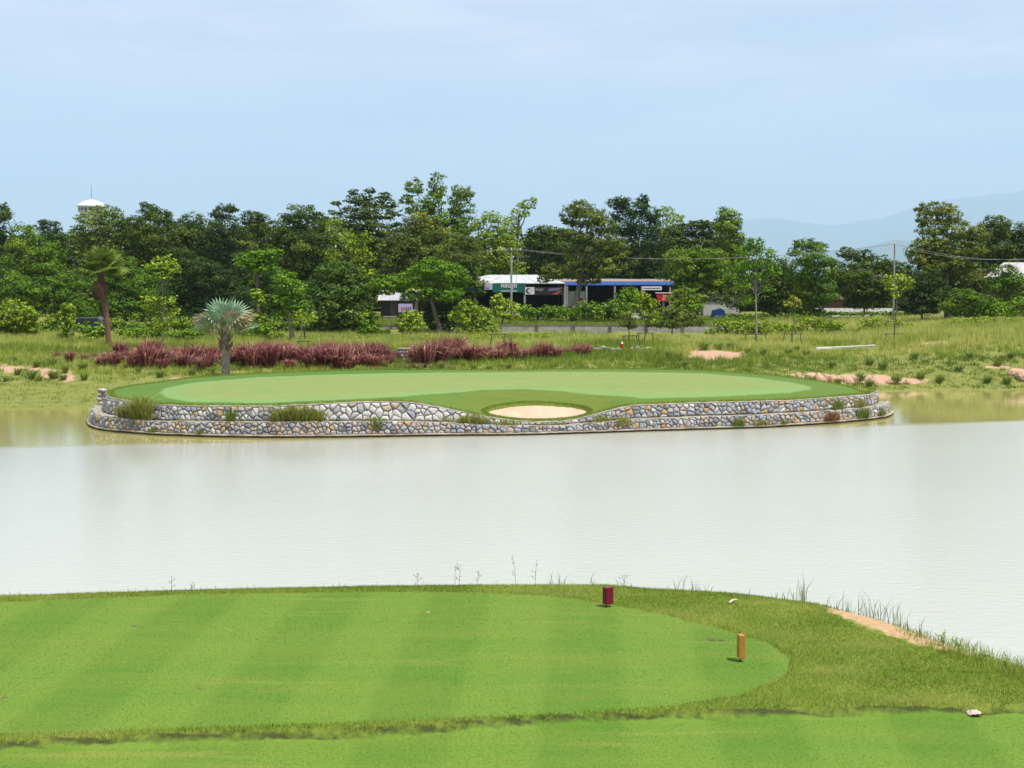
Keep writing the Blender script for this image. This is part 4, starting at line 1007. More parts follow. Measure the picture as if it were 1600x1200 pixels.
sapling('slim young tree with pale yellow leaves beside the thin grey pole', 106, 1397, 528, 'yellow', [(1392,436,13,8),(1408,434,14,7),(1420,440,10,6),(1396,448,16,8),(1400,460,10,6),(1418,450,10,5)], cover=1.0, trw=0.05, tbias=0.08, size=4.8)
stakes(1397, 528, 105.7, 0.55, 'dark stake frame under the pale yellow young tree by the grey pole', 0.7)
sapling('bright yellow green young tree in front of the blue roofed shop', 106, 1007, 545, 'yellow', [(1005,462,12,8),(1014,474,15,10),(996,480,11,9),(1012,490,17,9),(1022,500,14,8)], cover=1.2, trw=0.05, tbias=0.0, size=4.6)
stakes(1009, 545, 105.6, 0.5, 'dark square stake frame under the bright yellow green young tree', 1.0)
sapling('small brownish young tree left of the bright yellow green one', 107, 983, 545, 'olive', [(982,494,12,8),(976,506,11,7),(988,508,10,7)], cover=1.0, trw=0.045, tbias=0.25, size=4.4)
stakes(985, 545, 106.4, 0.45, 'dark stake frame beside the red bucket', 0.75)
sapling('tall yellow leaved young tree between the two palms', 99, 255, 575, 'yellow', [(256,408,20,9),(242,416,20,8),(268,420,16,9),(250,432,20,8),(236,468,16,9),(262,470,18,9),(268,486,15,8),(240,484,16,7),(262,502,20,9),(248,512,20,7)], cover=0.95, clump=0.28, trw=0.055, tbias=-0.06, size=4.6, bark=BARK_PALE)
sapling('thin bare stemmed young tree among the purple grass right of the silver palm', 96, 470, 572, 'yellow', [(466,497,9,5),(478,503,8,5)], cover=0.7, trw=0.035, size=4.0, bark=BARK_PALE)
stakes(474, 572, 95.8, 0.3, 'pale cross tied stake in the purple grass right of the silver palm', 1.1)
stakes(778, 560, 97, 0.45, 'dark stake frame standing empty among the purple grass', 1.5)

# the shadowy wood behind everything
rng = np.random.default_rng(5)
lob = []
for px in np.arange(-700, 2400, 21):
    t = np.interp(px, [-700, 0, 200, 700, 900, 1150, 1200, 1290, 1330, 1410, 1440, 2400], [368, 368, 352, 348, 375, 372, 420, 430, 425, 425, 372, 370])
    lob.append((px + rng.uniform(-8, 8), t + rng.uniform(10, 35), rng.uniform(24, 36), rng.uniform(16, 26)))
    lob.append((px + rng.uniform(-8, 8), t + rng.uniform(45, 60), rng.uniform(26, 36), rng.uniform(18, 26)))
    for yq in np.arange(t+85, 470, 26): lob.append((px + rng.uniform(-8, 8), yq, rng.uniform(22, 32), rng.uniform(15, 22)))
    lob.append((px + rng.uniform(-8, 8), 482 + rng.uniform(-8, 6), rng.uniform(20, 34), rng.uniform(12, 18)))
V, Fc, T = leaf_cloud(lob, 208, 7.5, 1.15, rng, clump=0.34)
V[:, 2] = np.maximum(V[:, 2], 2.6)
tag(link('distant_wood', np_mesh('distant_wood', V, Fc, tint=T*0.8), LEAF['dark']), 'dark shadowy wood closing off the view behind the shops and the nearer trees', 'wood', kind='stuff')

# ------------------------------------------------------------------ palms
def tint_mesh(name, V, Fc, t): return np_mesh(name, V, Fc, tint=t)
def fan_frond(length, petiole, nseg, seed, droopy=0.25, split=0.55, fold=0.15):
    """costapalmate leaf: petiole rises along +X, fan opens in the plane of X/Y and droops"""
    rng = np.random.default_rng(seed)
    V = []; Fq = []; T = []
    # petiole: three-sided tapering bar
    pr = 0.045
    for i in range(5):
        t = i/4; x = petiole*t; z = 0.10*petiole*math.sin(t*1.5)
        for k in range(3): V.append((x, pr*(1-.4*t)*math.cos(2.094*k), z + pr*(1-.4*t)*math.sin(2.094*k))); T.append(0.8)
    for i in range(4):
        for k in range(3): Fq.append((i*3+k, i*3+(k+1) % 3, (i+1)*3+(k+1) % 3, (i+1)*3+k))
    c0 = np.array([petiole, 0, 0.10*petiole])
    for s in range(nseg):
        a = (s/(nseg-1) - 0.5) * math.radians(285)
        L = length*(0.72 + 0.28*math.cos(a*0.55))*rng.uniform(0.92, 1.05)
        w = math.radians(285)/nseg*0.62
        t0 = rng.uniform(0.3, 0.75)
        fs = fold*(1 if s % 2 else -1)
        pts = []
        for j, (r, ww) in enumerate([(0.06, 1.0), (split, 1.0), (0.80, 0.62), (1.0, 0.05)]):
            rr = L*r; dz = -droopy*L*(r**2.2)*(0.5+0.9*abs(a)/2.5) + 0.10*L*r*(1-r) + rng.normal(0, 0.015)*L*r
            hw = rr*math.tan(w)*ww if j < 2 else L*split*math.tan(w)*ww
            ca, sa = math.cos(a), math.sin(a)
            for sd in (-1, 1):
                pts.append(c0 + np.array([rr*ca - sd*hw*sa, rr*sa + sd*hw*ca, dz + sd*fs*hw*0.8 + abs(math.sin(a))*rr*0.22]))
        b0 = len(V); V += pts; T += [t0]*8
        for j in range(3): Fq.append((b0+2*j, b0+2*j+1, b0+2*j+3, b0+2*j+2))
    return np_mesh('frond', np.array(V), np.array(Fq), tint=np.array(T))
M_SILVER = leaf_mat('silver_palm_leaf', (0.12,0.24,0.14), (0.22,0.36,0.22), (0.52,0.60,0.43), trans=0.2, rough=0.4)
M_DEADP = leaf_mat('dry_palm_leaf', (0.26,0.20,0.11), (0.40,0.33,0.20), (0.55,0.50,0.36), trans=0.2, rough=0.6)
M_FANG = leaf_mat('fan_palm_leaf', (0.06,0.13,0.015), (0.12,0.20,0.025), (0.30,0.34,0.07), trans=0.25, rough=0.45)
M_DEADB = leaf_mat('brown_palm_skirt', (0.09,0.06,0.035), (0.15,0.10,0.055), (0.24,0.17,0.09), trans=0.1, rough=0.8)
def put_frond(me_, m_, root, pos, az, el, roll, sc, nm='frond', label=None):
    me2 = me_
    o = bpy.data.objects.new(nm, me2); COL.objects.link(o)
    if not me2.materials: me2.materials.append(m_)
    o.parent = root; o.location = pos
    R = Matrix.Rotation(az, 4, 'Z') @ Matrix.Rotation(-el, 4, 'Y') @ Matrix.Rotation(roll, 4, 'X')
    o.rotation_euler = R.to_euler(); o.scale = (sc, sc, sc)
    if label: o['label'] = label
    return o
# silver (blue) fan palm
Y = 83.0; b0 = at_y(353, 585, Y); X0 = b0.x; z0 = gz(X0, Y)
zt = Z(Y, 522) - z0
r = empty('silver_fan_palm', (X0, Y, z0), 'silver blue fan palm with a stout grey trunk at the back edge of the green', 'palm')
mb = MB(); prof = []
for i in range(15):
    t = i/14; prof.append(((0.25 - 0.04*t + (0.022 if i % 2 else 0))*(1.12 if i == 0 else 1), -0.2 + (zt+0.2)*t))
mb.lathe(prof, 12); mb.build('trunk', BARK_PALE, r, smooth=True)
mb = MB()
rnd = random.Random(4)
for i in range(34):
    a = rnd.uniform(0, 6.28); z = zt*rnd.uniform(0.62, 1.02); q = rnd.uniform(0.25, 0.5)
    p0 = Vector((0.2*math.cos(a), 0.2*math.sin(a), z)); p1 = p0 + Vector((0.22*math.cos(a), 0.22*math.sin(a), q))
    mb.tube([p0, (p0+p1)/2 + Vector((0.05*math.cos(a), 0.05*math.sin(a), 0)), p1], [0.07, 0.06, 0.03], 5)
mb.build('leaf_base', mat('leaf_base_brown', (0.24,0.17,0.11), (0.13,0.09,0.06), scale=8, rough=0.95), r)
fm = [fan_frond(1.12, 1.35, 24, s, droopy=0.16, split=0.42) for s in (1, 2, 3)]
fd = [fan_frond(0.95, 1.15, 20, s, droopy=0.75, split=0.45) for s in (4, 5)]
for i in range(14):
    az = i*2.399 + rnd.uniform(-.2, .2); el = math.radians(80 - i*5.4 + rnd.uniform(-7, 7))
    put_frond(fm[i % 3], M_SILVER, r, (0.08*math.cos(az), 0.08*math.sin(az), zt - 0.1), az, el, rnd.uniform(-.5, .5), 1.0 - 0.008*i)
for i, az in enumerate([3.3, -0.35, -0.7, 3.7, 0.15, 2.7, -1.2, 3.0, 0.5]):
    put_frond(fd[i % 2], M_DEADP, r, (0.1*math.cos(az), 0.1*math.sin(az), zt - 0.15), az, math.radians(rnd.uniform(28, 50)), rnd.uniform(-.4, .4), rnd.uniform(1.0, 1.2), 'dry_frond', 'dry straw coloured hanging frond')
# tall brown fan palm
Y = 104.0; b0 = at_y(170, 545, Y); X0 = b0.x; z0 = gz(X0, Y); tp_ = at_y(158, 425, Y); dx, zt = tp_.x - X0, tp_.z - z0
r = empty('tall_fan_palm', (X0, Y, z0), 'tall fan palm with a reddish brown leaning trunk and brown skirt under the water tower', 'palm')
mb = MB(); pts = []; rad = []
for i in range(19):
    t = i/18; pts.append((dx*(t**1.2) + 0.05*math.sin(t*5), 0, -0.3 + (zt+0.3)*t)); rad.append((0.19 + 0.05*t**2 + (0.022 if i % 2 else 0)))
mb.tube(pts, rad, 10); mb.build('trunk', BARK_RED, r, smooth=True)
fg = [fan_frond(1.0, 1.0, 22, s, droopy=0.45) for s in (11, 12, 13)]
fb_ = [fan_frond(0.9, 0.7, 18, s, droopy=0.9, split=0.4) for s in (14, 15)]
for i in range(26):
    az = i*2.399; el = math.radians(78 - i*3.4 + rnd.uniform(-8, 8))
    put_frond(fg[i % 3], M_FANG, r, (dx + .05, 0, zt - 0.05), az, el, rnd.uniform(-.4, .4), 1.08)
for i in range(16):
    az = i*2.399 + .5
    put_frond(fb_[i % 2], M_DEADB, r, (dx + 0.12*math.cos(az), 0.12*math.sin(az), zt - 0.3 - rnd.random()*0.9), az, math.radians(-58 - rnd.uniform(0, 22)), rnd.uniform(-.4, .4), rnd.uniform(.6, .85), 'dead_frond', 'dead brown frond hanging against the trunk')
# ------------------------------------------------------------------ meadow grass (nobody could count it)
def meadow_pts(n, seed):
    rng = np.random.default_rng(seed)
    a = rng.uniform(-160, 1760, n); Y = 73.5 + (152-73.5)*rng.random(n)**0.85
    X = (a-800)/F*Y; z = ground_z(X, Y); px, py = proj(X, Y, z)
    return rng, a, X, Y, z, px, py, soil_mask(X, Y, z)
rng, a, X, Y, z, px, py, so = meadow_pts(60000, 3)
dens = fbm(X*0.12, Y*0.12, 61)
tall = np.interp(py, [505, 530, 560, 580, 600, 640], [1.0, 1.0, 0.75, 0.5, 0.16, 0.12])
tall = np.where((a > 1180), np.interp(py, [495, 535, 552, 580, 600, 640], [1.0, 0.95, 0.5, 0.30, 0.22, 0.12]), tall)
keep = (z > 0.05) & (so + (fbm(X*1.2, Y*1.2, 8)-.5)*0.5 < 0.05) & (rng.random(len(X)) < 0.45 + 0.9*dens*tall) & ~((Y > 131.5) & (a < 1180)) & ~((Y > 129.6) & (Y < 132) & (a < 1200))
keep &= ~((GX.min() < X) & (X < GX.max()) & (Y < np.interp(px, ga, bkY) + 0.3) & (px > a0-4) & (px < a1+4))
X, Y, z, tall, a, py = X[keep], Y[keep], z[keep], tall[keep], a[keep], py[keep]
nb = 13
n = len(X)*nb
Xb = np.repeat(X, nb) + rng.normal(0, 0.16, n); Yb = np.repeat(Y, nb) + rng.normal(0, 0.16, n)
P = np.stack([Xb, Yb, np.repeat(z, nb) - 0.03], 1)
tall = np.where((Y > 120) & (a < 1200) & (a > 560), np.minimum(tall, 0.45), tall); tall = np.where(np.abs(py - (545.5 - (a-1276)*0.047) - 1.5) < 4.5, np.where((a > 1262) & (a < 1376), 0.08, tall), tall)
hb = np.repeat(tall*rng.uniform(0.55, 1.35, len(X))*0.62, nb) * rng.uniform(0.5, 1.1, n) + 0.05
tz = 0.42 + 1.1*(fbm(X*0.16, Y*0.3, 33)-0.5) + rng.normal(0, 0.13, len(X)) + 0.26*(a > 1050)*(py < 556) + 0.18*(py < 545) - 0.30*(a > 1190)*(py > 560) - 0.2*((py > 553) & (a > 600) & (a < 1060))
tb = np.clip(np.repeat(tz, nb) + rng.normal(0, 0.12, n), 0, 1)
tag(link('meadow_grass', blades(P, hb, np.full(n, 0.040) + 0.02*rng.random(n), rng.uniform(0.1, 0.75, n), tb, 'meadow_grass', curved=False, rng=rng), M_MEADOW),
    'uneven tall green and straw coloured grass over the meadow behind the green', 'grass', kind='stuff')
# lawn strip beyond the concrete wall
rng = np.random.default_rng(8)
n = 90000; aL = rng.uniform(470, 1420, n); YL = rng.uniform(131.5, 170, n); XL = (aL-800)/F*YL; zL = ground_z(XL, YL)
k = (zL > 2.2); P = np.stack([XL, YL, zL], 1)[k]; n = len(P)
M_LAWN = leaf_mat('lawn_blades', (0.11,0.18,0.02), (0.19,0.26,0.03), (0.28,0.31,0.06), trans=0.35, rough=0.6)
tag(link('lawn_grass', blades(P, rng.uniform(0.10, 0.24, n), np.full(n, 0.12), rng.uniform(0.1, 0.9, n), np.clip(rng.normal(0.5, 0.2, n), 0, 1), 'lawn_grass', rng=rng), M_LAWN), 'short bright lawn behind the concrete wall', 'grass', kind='stuff')
# feathery weeds on the meadow at the right and along the wall
lob = []
for i in range(95):
    px_ = rng.uniform(1110, 1640); py_ = rng.uniform(498, 522); lob.append((px_, py_, rng.uniform(9, 22), rng.uniform(4, 7)))
for i in range(40):
    px_ = rng.uniform(90, 600); lob.append((px_, rng.uniform(530, 540), rng.uniform(8, 20), rng.uniform(3, 6)))
for i in range(22):
    px_ = rng.uniform(600, 1110); lob.append((px_, rng.uniform(524, 540), rng.uniform(8, 18), rng.uniform(3, 5)))
V, Fc, T = leaf_cloud(lob[:95], 122, 3.6, 0.75, rng, clump=0.35, droop=0.1)
V2, F2, T2 = leaf_cloud(lob[95:], 112, 3.6, 0.7, rng, clump=0.35)
Fc = np.concatenate([Fc, F2+len(V)]); V = np.concatenate([V, V2]); T = np.concatenate([T, T2])
V[:, 2] = np.maximum(V[:, 2], ground_z(V[:, 0], V[:, 1]) + 0.05)
tag(link('feathery_weeds', np_mesh('feathery_weeds', V, Fc, tint=T), LEAF['yellow']), 'feathery yellow green weeds standing over the tall meadow grass', 'weeds', kind='stuff')

ORD = ['leftmost', 'second from the left', 'third from the left', 'fourth from the left', 'fifth from the left', 'sixth from the left', 'seventh from the left', 'eighth from the left', 'ninth from the left', 'tenth from the left', 'eleventh from the left', 'twelfth from the left', 'thirteenth from the left', 'fourteenth from the left', 'fifteenth from the left', 'sixteenth from the left', 'seventeenth from the left', 'eighteenth from the left', 'nineteenth from the left', 'twentieth from the left', 'twenty first from the left', 'twenty second from the left', 'twenty third from the left', 'twenty fourth from the left', 'twenty fifth from the left', 'twenty sixth from the left', 'twenty seventh from the left', 'twenty eighth from the left', 'twenty ninth from the left']
def number(items):
    """items: (object, x, thing words, region words) -> a label of its own for each, counted from the left within its region"""
    reg = {}
    for it in items: reg.setdefault((it[2], it[3]), []).append(it)
    for (w_, rg_), L in reg.items():
        L.sort(key=lambda it: it[1])
        for n_, it in enumerate(L): it[0]['label'] = (ORD[n_] + ' ' if len(L) > 1 else '') + w_ + ' ' + rg_
# ------------------------------------------------------------------ purple fountain grass, one clump after another
M_PURPLE = leaf_mat('purple_grass', (0.085,0.018,0.028), (0.20,0.040,0.055), (0.40,0.18,0.13), trans=0.3, rough=0.6)
M_PLUME = leaf_mat('pinkish_plumes', (0.34,0.11,0.10), (0.50,0.25,0.19), (0.64,0.45,0.31), trans=0.3, rough=0.8)
M_STRAWG = leaf_mat('straw_grass', (0.20,0.19,0.06), (0.34,0.31,0.12), (0.50,0.44,0.22), trans=0.3)
M_TUFT = leaf_mat('green_tuft', (0.11,0.18,0.03), (0.22,0.29,0.06), (0.40,0.42,0.14), trans=0.3)
def clump_mesh(seed, n, h, r, w, lean=(0.1, 0.95), drop=0.25, tb=0.4):
    rng = np.random.default_rng(seed); ang = rng.uniform(0, 2*np.pi, n); rr = r*0.35*np.sqrt(rng.random(n))
    P = np.stack([rr*np.cos(ang), rr*np.sin(ang), np.full(n, -0.03)], 1)
    hh = h*rng.uniform(0.55, 1.05, n); ln = rng.uniform(*lean, n)
    L = np.stack([np.cos(ang)*ln, np.sin(ang)*ln], 1) + rng.normal(0, 0.08, (n, 2))
    return P, hh, w, L, np.clip(rng.normal(tb, 0.17, n), 0, 1), rng, drop*ln
def build_clump(seed, n, h, r, w, **k):
    P, hh, w_, L, t, rng, dp = clump_mesh(seed, n, h, r, w, **k)
    return blades(P, hh, np.full(n, w_), L, t, 'blades', curved=True, rng=rng, down=dp)
PURP = [(build_clump(70+i, 380, (1.0, 1.25, 1.4, 1.15, 1.5, 0.9)[i], 0.75, 0.024, lean=(0.05, 0.85), drop=0.5, tb=(.35,.5,.4,.55,.3,.45)[i]), build_clump(90+i, 110, (1.2, 1.4, 1.55, 1.3, 1.6, 1.1)[i], 0.7, 0.04, lean=(0.15, 0.95), drop=0.55, tb=0.5)) for i in range(6)]
for a_, b_ in PURP: a_.materials.append(M_PURPLE); b_.materials.append(M_PLUME)
STRAW = [build_clump(110+i, 120, 0.8, 0.5, 0.03, lean=(0.2, 1.1)) for i in range(2)]
for a_ in STRAW: a_.materials.append(M_STRAWG)
GT = [build_clump(130+i, 130, 0.75, 0.5, 0.035, lean=(0.1, 0.9)) for i in range(3)]
for a_ in GT: a_.materials.append(M_TUFT)
rnd = random.Random(9)
def place_clump(meshes, names, px, py, sc, name, label, group, cat='grass clump', Yv=None):
    # distance where the terrain shows at this row
    ys_ = np.linspace(83, 128, 300); xs_ = (px-800)/F*ys_; zz_ = ground_z(xs_, ys_); _, pp = proj(xs_, ys_, zz_)
    Yq = float(np.interp(-py, -pp[::1], ys_)) if Yv is None else Yv
    Xq = (px-800)/F*Yq; r = empty(name, (Xq, Yq, gz(Xq, Yq)), label, cat, group, rz=rnd.uniform(0, 6.28))
    r.scale = (sc, sc, sc*rnd.uniform(0.85, 1.15))
    for me_, nm in zip(meshes, names):
        o = bpy.data.objects.new(nm, me_); COL.objects.link(o); o.parent = r
    return r
PG = 'purple fountain grass in a ragged row behind the green'
def plabel(px):
    if px < 165: return 'left of the tall brown fan palm'
    if px < 248: return 'between brown palm and yellow leaved tree'
    if px < 300: return 'right of the thin yellow leaved tree'
    if px < 352: return 'close left of the silver palm'
    if px < 470: return 'close right of the silver palm'
    if px < 620: return 'between bare stemmed tree and stone planter'
    if px < 720: return 'close right of the stone planter'
    if px < 820: return 'near the empty stake frame'
    return 'left of the grey rock pile'
row = [(120,560,.5),(157,572,.6),(188,560,.7),(207,574,.8),(236,560,.9),(254,576,.8),(272,562,.9),(288,576,.9),(304,560,.9),(318,578,.7),(382,562,.8),(396,577,.8),(412,562,.8),(432,562,.9),(446,564,.9),(470,564,.9),(486,576,.8),(499,560,.8),(512,562,.8),(526,562,.8),(540,577,.8),(553,562,.8),(567,562,.8),(590,562,.7),(604,572,.6),(88,563,.45),(108,566,.55),(132,566,.6),(146,562,.5),(168,568,.85),(178,573,.6),(198,568,.95),(216,566,.7),(228,574,1.1),(244,570,1.0),(262,572,1.05),(280,568,1.15),(296,572,1.1),(312,568,1.0),(326,574,.75),(334,566,.8),
       (345,568,.6),(364,570,.7),(374,566,1.0),(388,572,1.05),(404,568,1.05),(420,574,1.0),(424,564,1.0),(440,570,1.05),(452,576,.6),(462,566,.9),(478,570,1.0),(492,566,1.0),(505,574,1.05),(518,568,1.05),(532,576,1.0),(546,568,1.0),(560,573,.95),
       (574,568,.85),(584,575,.8),(596,568,.7),(612,566,.55),(652,566,.8),(664,572,.85),(676,564,.7),(684,570,.75),(700,566,.6),(708,562,.95),(720,564,.45),(738,566,.65),(760,560,.7),(770,566,.4),(792,562,.8),(812,558,.4),(838,560,.5),(850,561,.5),(866,562,.6),(876,558,.45),(894,558,.55),(904,556,.4),(914,557,.5),(728,566,.5),(748,564,.5),(782,566,.5),(800,564,.5),(825,562,.5),(1018,552,.0)]
NUM = []
for i, (px, py, sc) in enumerate(row):
    if sc > 0: r_ = place_clump(PURP[(i*5+i//7) % 6], ('blades', 'plumes'), px, py, sc*rnd.uniform(1.1, 1.6)*(0.85 if px < 330 else 1.35 if px > 640 else 1.0), 'fountain_grass', 'x', PG); NUM.append((r_, px, ('small ' if sc < .7 else 'large ') + 'purple grass clump', plabel(px)))
for i, (px, py, sc) in enumerate([(600,574,.9),(617,577,.7),(636,580,.8),(655,578,.8),(672,578,.6),(690,576,.8),(702,578,.6),(348,572,.8),(310,578,.6),(560,580,.5),(592,580,.6),(860,566,.6),(842,566,.5),(640,572,.9),(270,575,.5),(196,575,.5)]):
    r_ = place_clump([STRAW[i % 2]], ('blades',), px, py, sc, 'straw_grass_clump', 'x', 'straw coloured grass clumps')
    NUM.append((r_, px, 'straw coloured grass clump', 'right of the stone planter' if px > 645 else 'left of the stone planter' if px > 500 else 'near the palms'))
for i, (px, py, sc) in enumerate([(20,568,.8),(26,586,.7),(48,592,.9),(56,574,.9),(80,572,1.0),(82,592,1.1),(100,583,.8),(98,600,.7),(128,578,1.0),(130,596,.7),(60,602,.6),(8,597,.6),(215,583,.6),(248,590,.8),(330,583,.7),(470,578,.6),(300,586,.7),
       (618,584,.8),(600,583,.6),(708,580,.5),(740,578,.6),(765,578,.6),(795,577,.6),(1062,545,.9),(1085,542,.8),(1100,547,1.0),(1124,546,1.0),(1142,547,.9),(1155,549,.8),(1168,552,.8),(1192,556,.8),(1232,555,.9),(1260,556,.8),(1045,560,.8),(1060,562,.8),(1070,572,.7),(1245,548,.7),(1270,598,.7),(1310,602,.8),(1345,598,1.0),(1360,604,.8),(1402,600,1.0),(1440,592,.9),(1470,598,.8),(1380,578,1.0),(1360,570,.9),(1300,575,.7),(1515,560,.9),(1560,572,.9),(1580,560,.8),(1545,598,.8),(1575,600,.9),(1500,580,.8),(1430,560,.8)]):
    r_ = place_clump([GT[i % 3]], ('blades',), px, py, sc, 'grass_tuft', 'x', 'green grass tufts along the far bank')
    NUM.append((r_, px, 'green grass tuft', ('on the upper' if py < 584 else 'below the') + ' soil patches at far left' if px < 135 else 'behind the left part of the green' if px < 500 else 'behind the middle of the green' if px < 900 else ('above' if py < 551 else 'below') + ' the soil patch right of middle' if px < 1200 else 'on the meadow above the eroded bank' if py < 565 else 'halfway up the eroded bank' if py < 585 else 'low on the eroded bank'))
number(NUM)

# ------------------------------------------------------------------ concrete wall beyond the meadow
M_CONC = mat('weathered_concrete', (0.38, 0.37, 0.35), (0.22, 0.215, 0.20), scale=1.3, rough=0.95, bscale=6, bstr=0.4, lo=0.3, hi=0.7)
M_CONCD = mat('dark_stained_concrete', (0.15, 0.14, 0.13), (0.08, 0.075, 0.07), scale=2.0, rough=0.95)
def wline(a): return np.interp(a, [w[0] for w in WALL], [w[1] for w in WALL])
cw = empty('concrete_wall', (0, 130, 1.8), 'long low grey concrete panel wall with darker posts across the back of the meadow', 'wall')
a = 440.0; L_ = []
while a < 1345: L_.append(a); a += 57.0 - (14 if a > 1150 else 0)
pm = None
for i, a in enumerate(L_):
    p = Vector(((a-800)/F*wline(a), wline(a), 0)); top = 2.72 if a < 1250 else 2.72
    zb_ = gz(p.x, p.y-0.8) - 0.25
    MB().box(p.x-0.13, p.x+0.13, p.y-0.14, p.y+0.14, zb_, top+0.04).build('post', M_CONCD, cw, Vector((0,0,0)) - cw.location)
    if i+1 < len(L_):
        a2 = L_[i+1]; p2 = Vector(((a2-800)/F*wline(a2), wline(a2), 0))
        d = (p2-p); L = d.length; d.normalize(); ang = math.atan2(d.y, d.x)
        for r_ in range(3):
            h0 = top - 0.36*(r_+1); 
            if h0 + 0.35 < min(gz(p.x, p.y-0.8), gz(p2.x, p2.y-0.8)) - 0.2: continue
            mb = MB().box(0.13, L-0.13, -0.04, 0.04, h0 + 0.012, h0+0.348)
            o = mb.build('plank', M_CONC, cw, Vector((p.x, p.y, 0)) - cw.location); o.rotation_euler = (0, 0, ang)
        o = MB().box(0.0, L, -0.09, 0.09, top+0.045, top+0.12).build('coping', M_CONCD, cw, Vector((p.x, p.y, 0)) - cw.location); o.rotation_euler = (0, 0, ang)
# the narrow white path on the rise
v = []
for px_, py_ in [(1276,545.5),(1300,544.3),(1335,542.8),(1368,541.2)]:
    for dy in (0.45, -0.45):
        ys_ = np.linspace(92, 125, 300); xs_ = (px_-800)/F*ys_; zz_ = ground_z(xs_, ys_); _, pp = proj(xs_, ys_, zz_)
        Yq = float(np.interp(-(py_+dy), -pp, ys_)); v.append(((px_-800)/F*Yq, Yq, gz((px_-800)/F*Yq, Yq) + 0.10))
me = bpy.data.meshes.new('path'); me.from_pydata(v + [(x, y, z-0.3) for x, y, z in v], [], [(0,2,3,1),(2,4,5,3),(4,6,7,5),(0,8,10,2),(2,10,12,4),(4,12,14,6)]); me.update()
tag(link('path', me, mat('pale_concrete_path', (0.62, 0.60, 0.54), scale=2)), kind='structure')

# ------------------------------------------------------------------ buildings, signs, cars
M_WHITE = mat('white_metal_roof', (0.55, 0.56, 0.56), (0.42, 0.43, 0.44), scale=0.8, rough=0.5)
M_ROOFG = mat('grey_roof_sheet', (0.44, 0.42, 0.42), (0.34, 0.33, 0.33), scale=0.9, rough=0.6)
M_TANR = mat('rusty_tan_roof', (0.30, 0.25, 0.21), (0.22, 0.18, 0.15), scale=1.0, rough=0.8)
M_BLUE = mat('blue_awning', (0.015, 0.055, 0.21), (0.02, 0.08, 0.27), scale=0.5, rough=0.5)
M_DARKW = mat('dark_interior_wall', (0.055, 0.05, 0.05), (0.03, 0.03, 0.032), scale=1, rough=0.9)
M_BROWN = mat('brown_wall', (0.14, 0.07, 0.05), (0.10, 0.05, 0.04), scale=1, rough=0.9)
M_GREENS = mat('green_sign_board', (0.010, 0.115, 0.085), (0.008, 0.09, 0.07), scale=0.3, rough=0.4)
M_GREEND = mat('faded_green_board', (0.03, 0.09, 0.08), (0.02, 0.06, 0.06), scale=0.5, rough=0.5)
M_LET = mat('white_lettering', (0.80, 0.80, 0.80), rough=0.5)
M_BLK = mat('black_board', (0.02, 0.02, 0.022), rough=0.5)
M_LILAC = mat('lilac_poster', (0.42, 0.40, 0.60), (0.36, 0.34, 0.52), scale=0.6, rough=0.5)
M_PINKL = mat('pink_print', (0.60, 0.25, 0.35), rough=0.5)
M_NAVY = mat('navy_print', (0.02, 0.03, 0.10), rough=0.5)
M_REDS = mat('red_sign', (0.50, 0.015, 0.035), (0.42, 0.012, 0.03), scale=0.5, rough=0.4)
M_ORANGE = mat('orange_print', (0.55, 0.13, 0.03), rough=0.5)
M_PALEG = mat('pale_green_glass', (0.36, 0.42, 0.40), (0.28, 0.34, 0.34), scale=0.7, rough=0.3)
M_POST = mat('grey_post', (0.33, 0.32, 0.31), (0.24, 0.23, 0.22), scale=2, rough=0.9)
M_CARW = mat('white_car_paint', (0.75, 0.75, 0.75), rough=0.25, spec=0.6)
M_CARB = mat('blue_grey_truck_bed', (0.12, 0.19, 0.28), (0.09, 0.14, 0.21), scale=1, rough=0.4)
M_GLASS = mat('dark_window_glass', (0.03, 0.04, 0.05), rough=0.08, spec=0.7)
M_TYRE = mat('tyre_rubber', (0.02, 0.02, 0.02), rough=0.9)
M_RIM = mat('wheel_rim', (0.5, 0.5, 0.5), rough=0.3, metal=0.8)
def XZ(px, py, Y): p = at_y(px, py, Y); return p.x, p.z
def board(name, label, px0, px1, py0, py1, Y, m, cat='sign', th=0.08, group=None):
    x0, z1 = XZ(px0, py0, Y); x1, z0 = XZ(px1, py1, Y)
    r = empty(name, ((x0+x1)/2, Y, z0), label, cat, group)
    w = x1-x0
    MB().box(-w/2, w/2, 0, th, 0, z1-z0).build('board', m, r)
    return r, w, z1-z0
def text_mesh(txt, h, w, m, parent, x, z, y=-0.02, name='lettering', sx=None):
    cu = bpy.data.curves.new(name, 'FONT'); cu.body = txt; cu.size = 1.0; cu.align_x = 'CENTER'; cu.align_y = 'CENTER'; cu.offset = 0.012; cu.extrude = 0.01
    ob = bpy.data.objects.new(name, cu); COL.objects.link(ob)
    dg = bpy.context.evaluated_depsgraph_get(); me = bpy.data.meshes.new_from_object(ob.evaluated_get(dg))
    bpy.data.objects.remove(ob); bpy.data.curves.remove(cu)
    co = np.empty(len(me.vertices)*3, dtype=np.float32); me.vertices.foreach_get('co', co); co = co.reshape(-1, 3)
    if len(co) == 0: return None
    mn, mx = co.min(0), co.max(0); print('text', txt, len(co))
    c = (mn+mx)/2; s = np.array([w/(mx[0]-mn[0]), h/(mx[1]-mn[1])])
    out = np.stack([(co[:, 0]-c[0])*s[0], -co[:, 2]*1.0, (co[:, 1]-c[1])*s[1]], 1)
    me.vertices.foreach_set('co', out.ravel().astype(np.float32)); me.update(); me.materials.clear()
    return link(name, me, m, parent, (x, y, z))
YS = 166.0
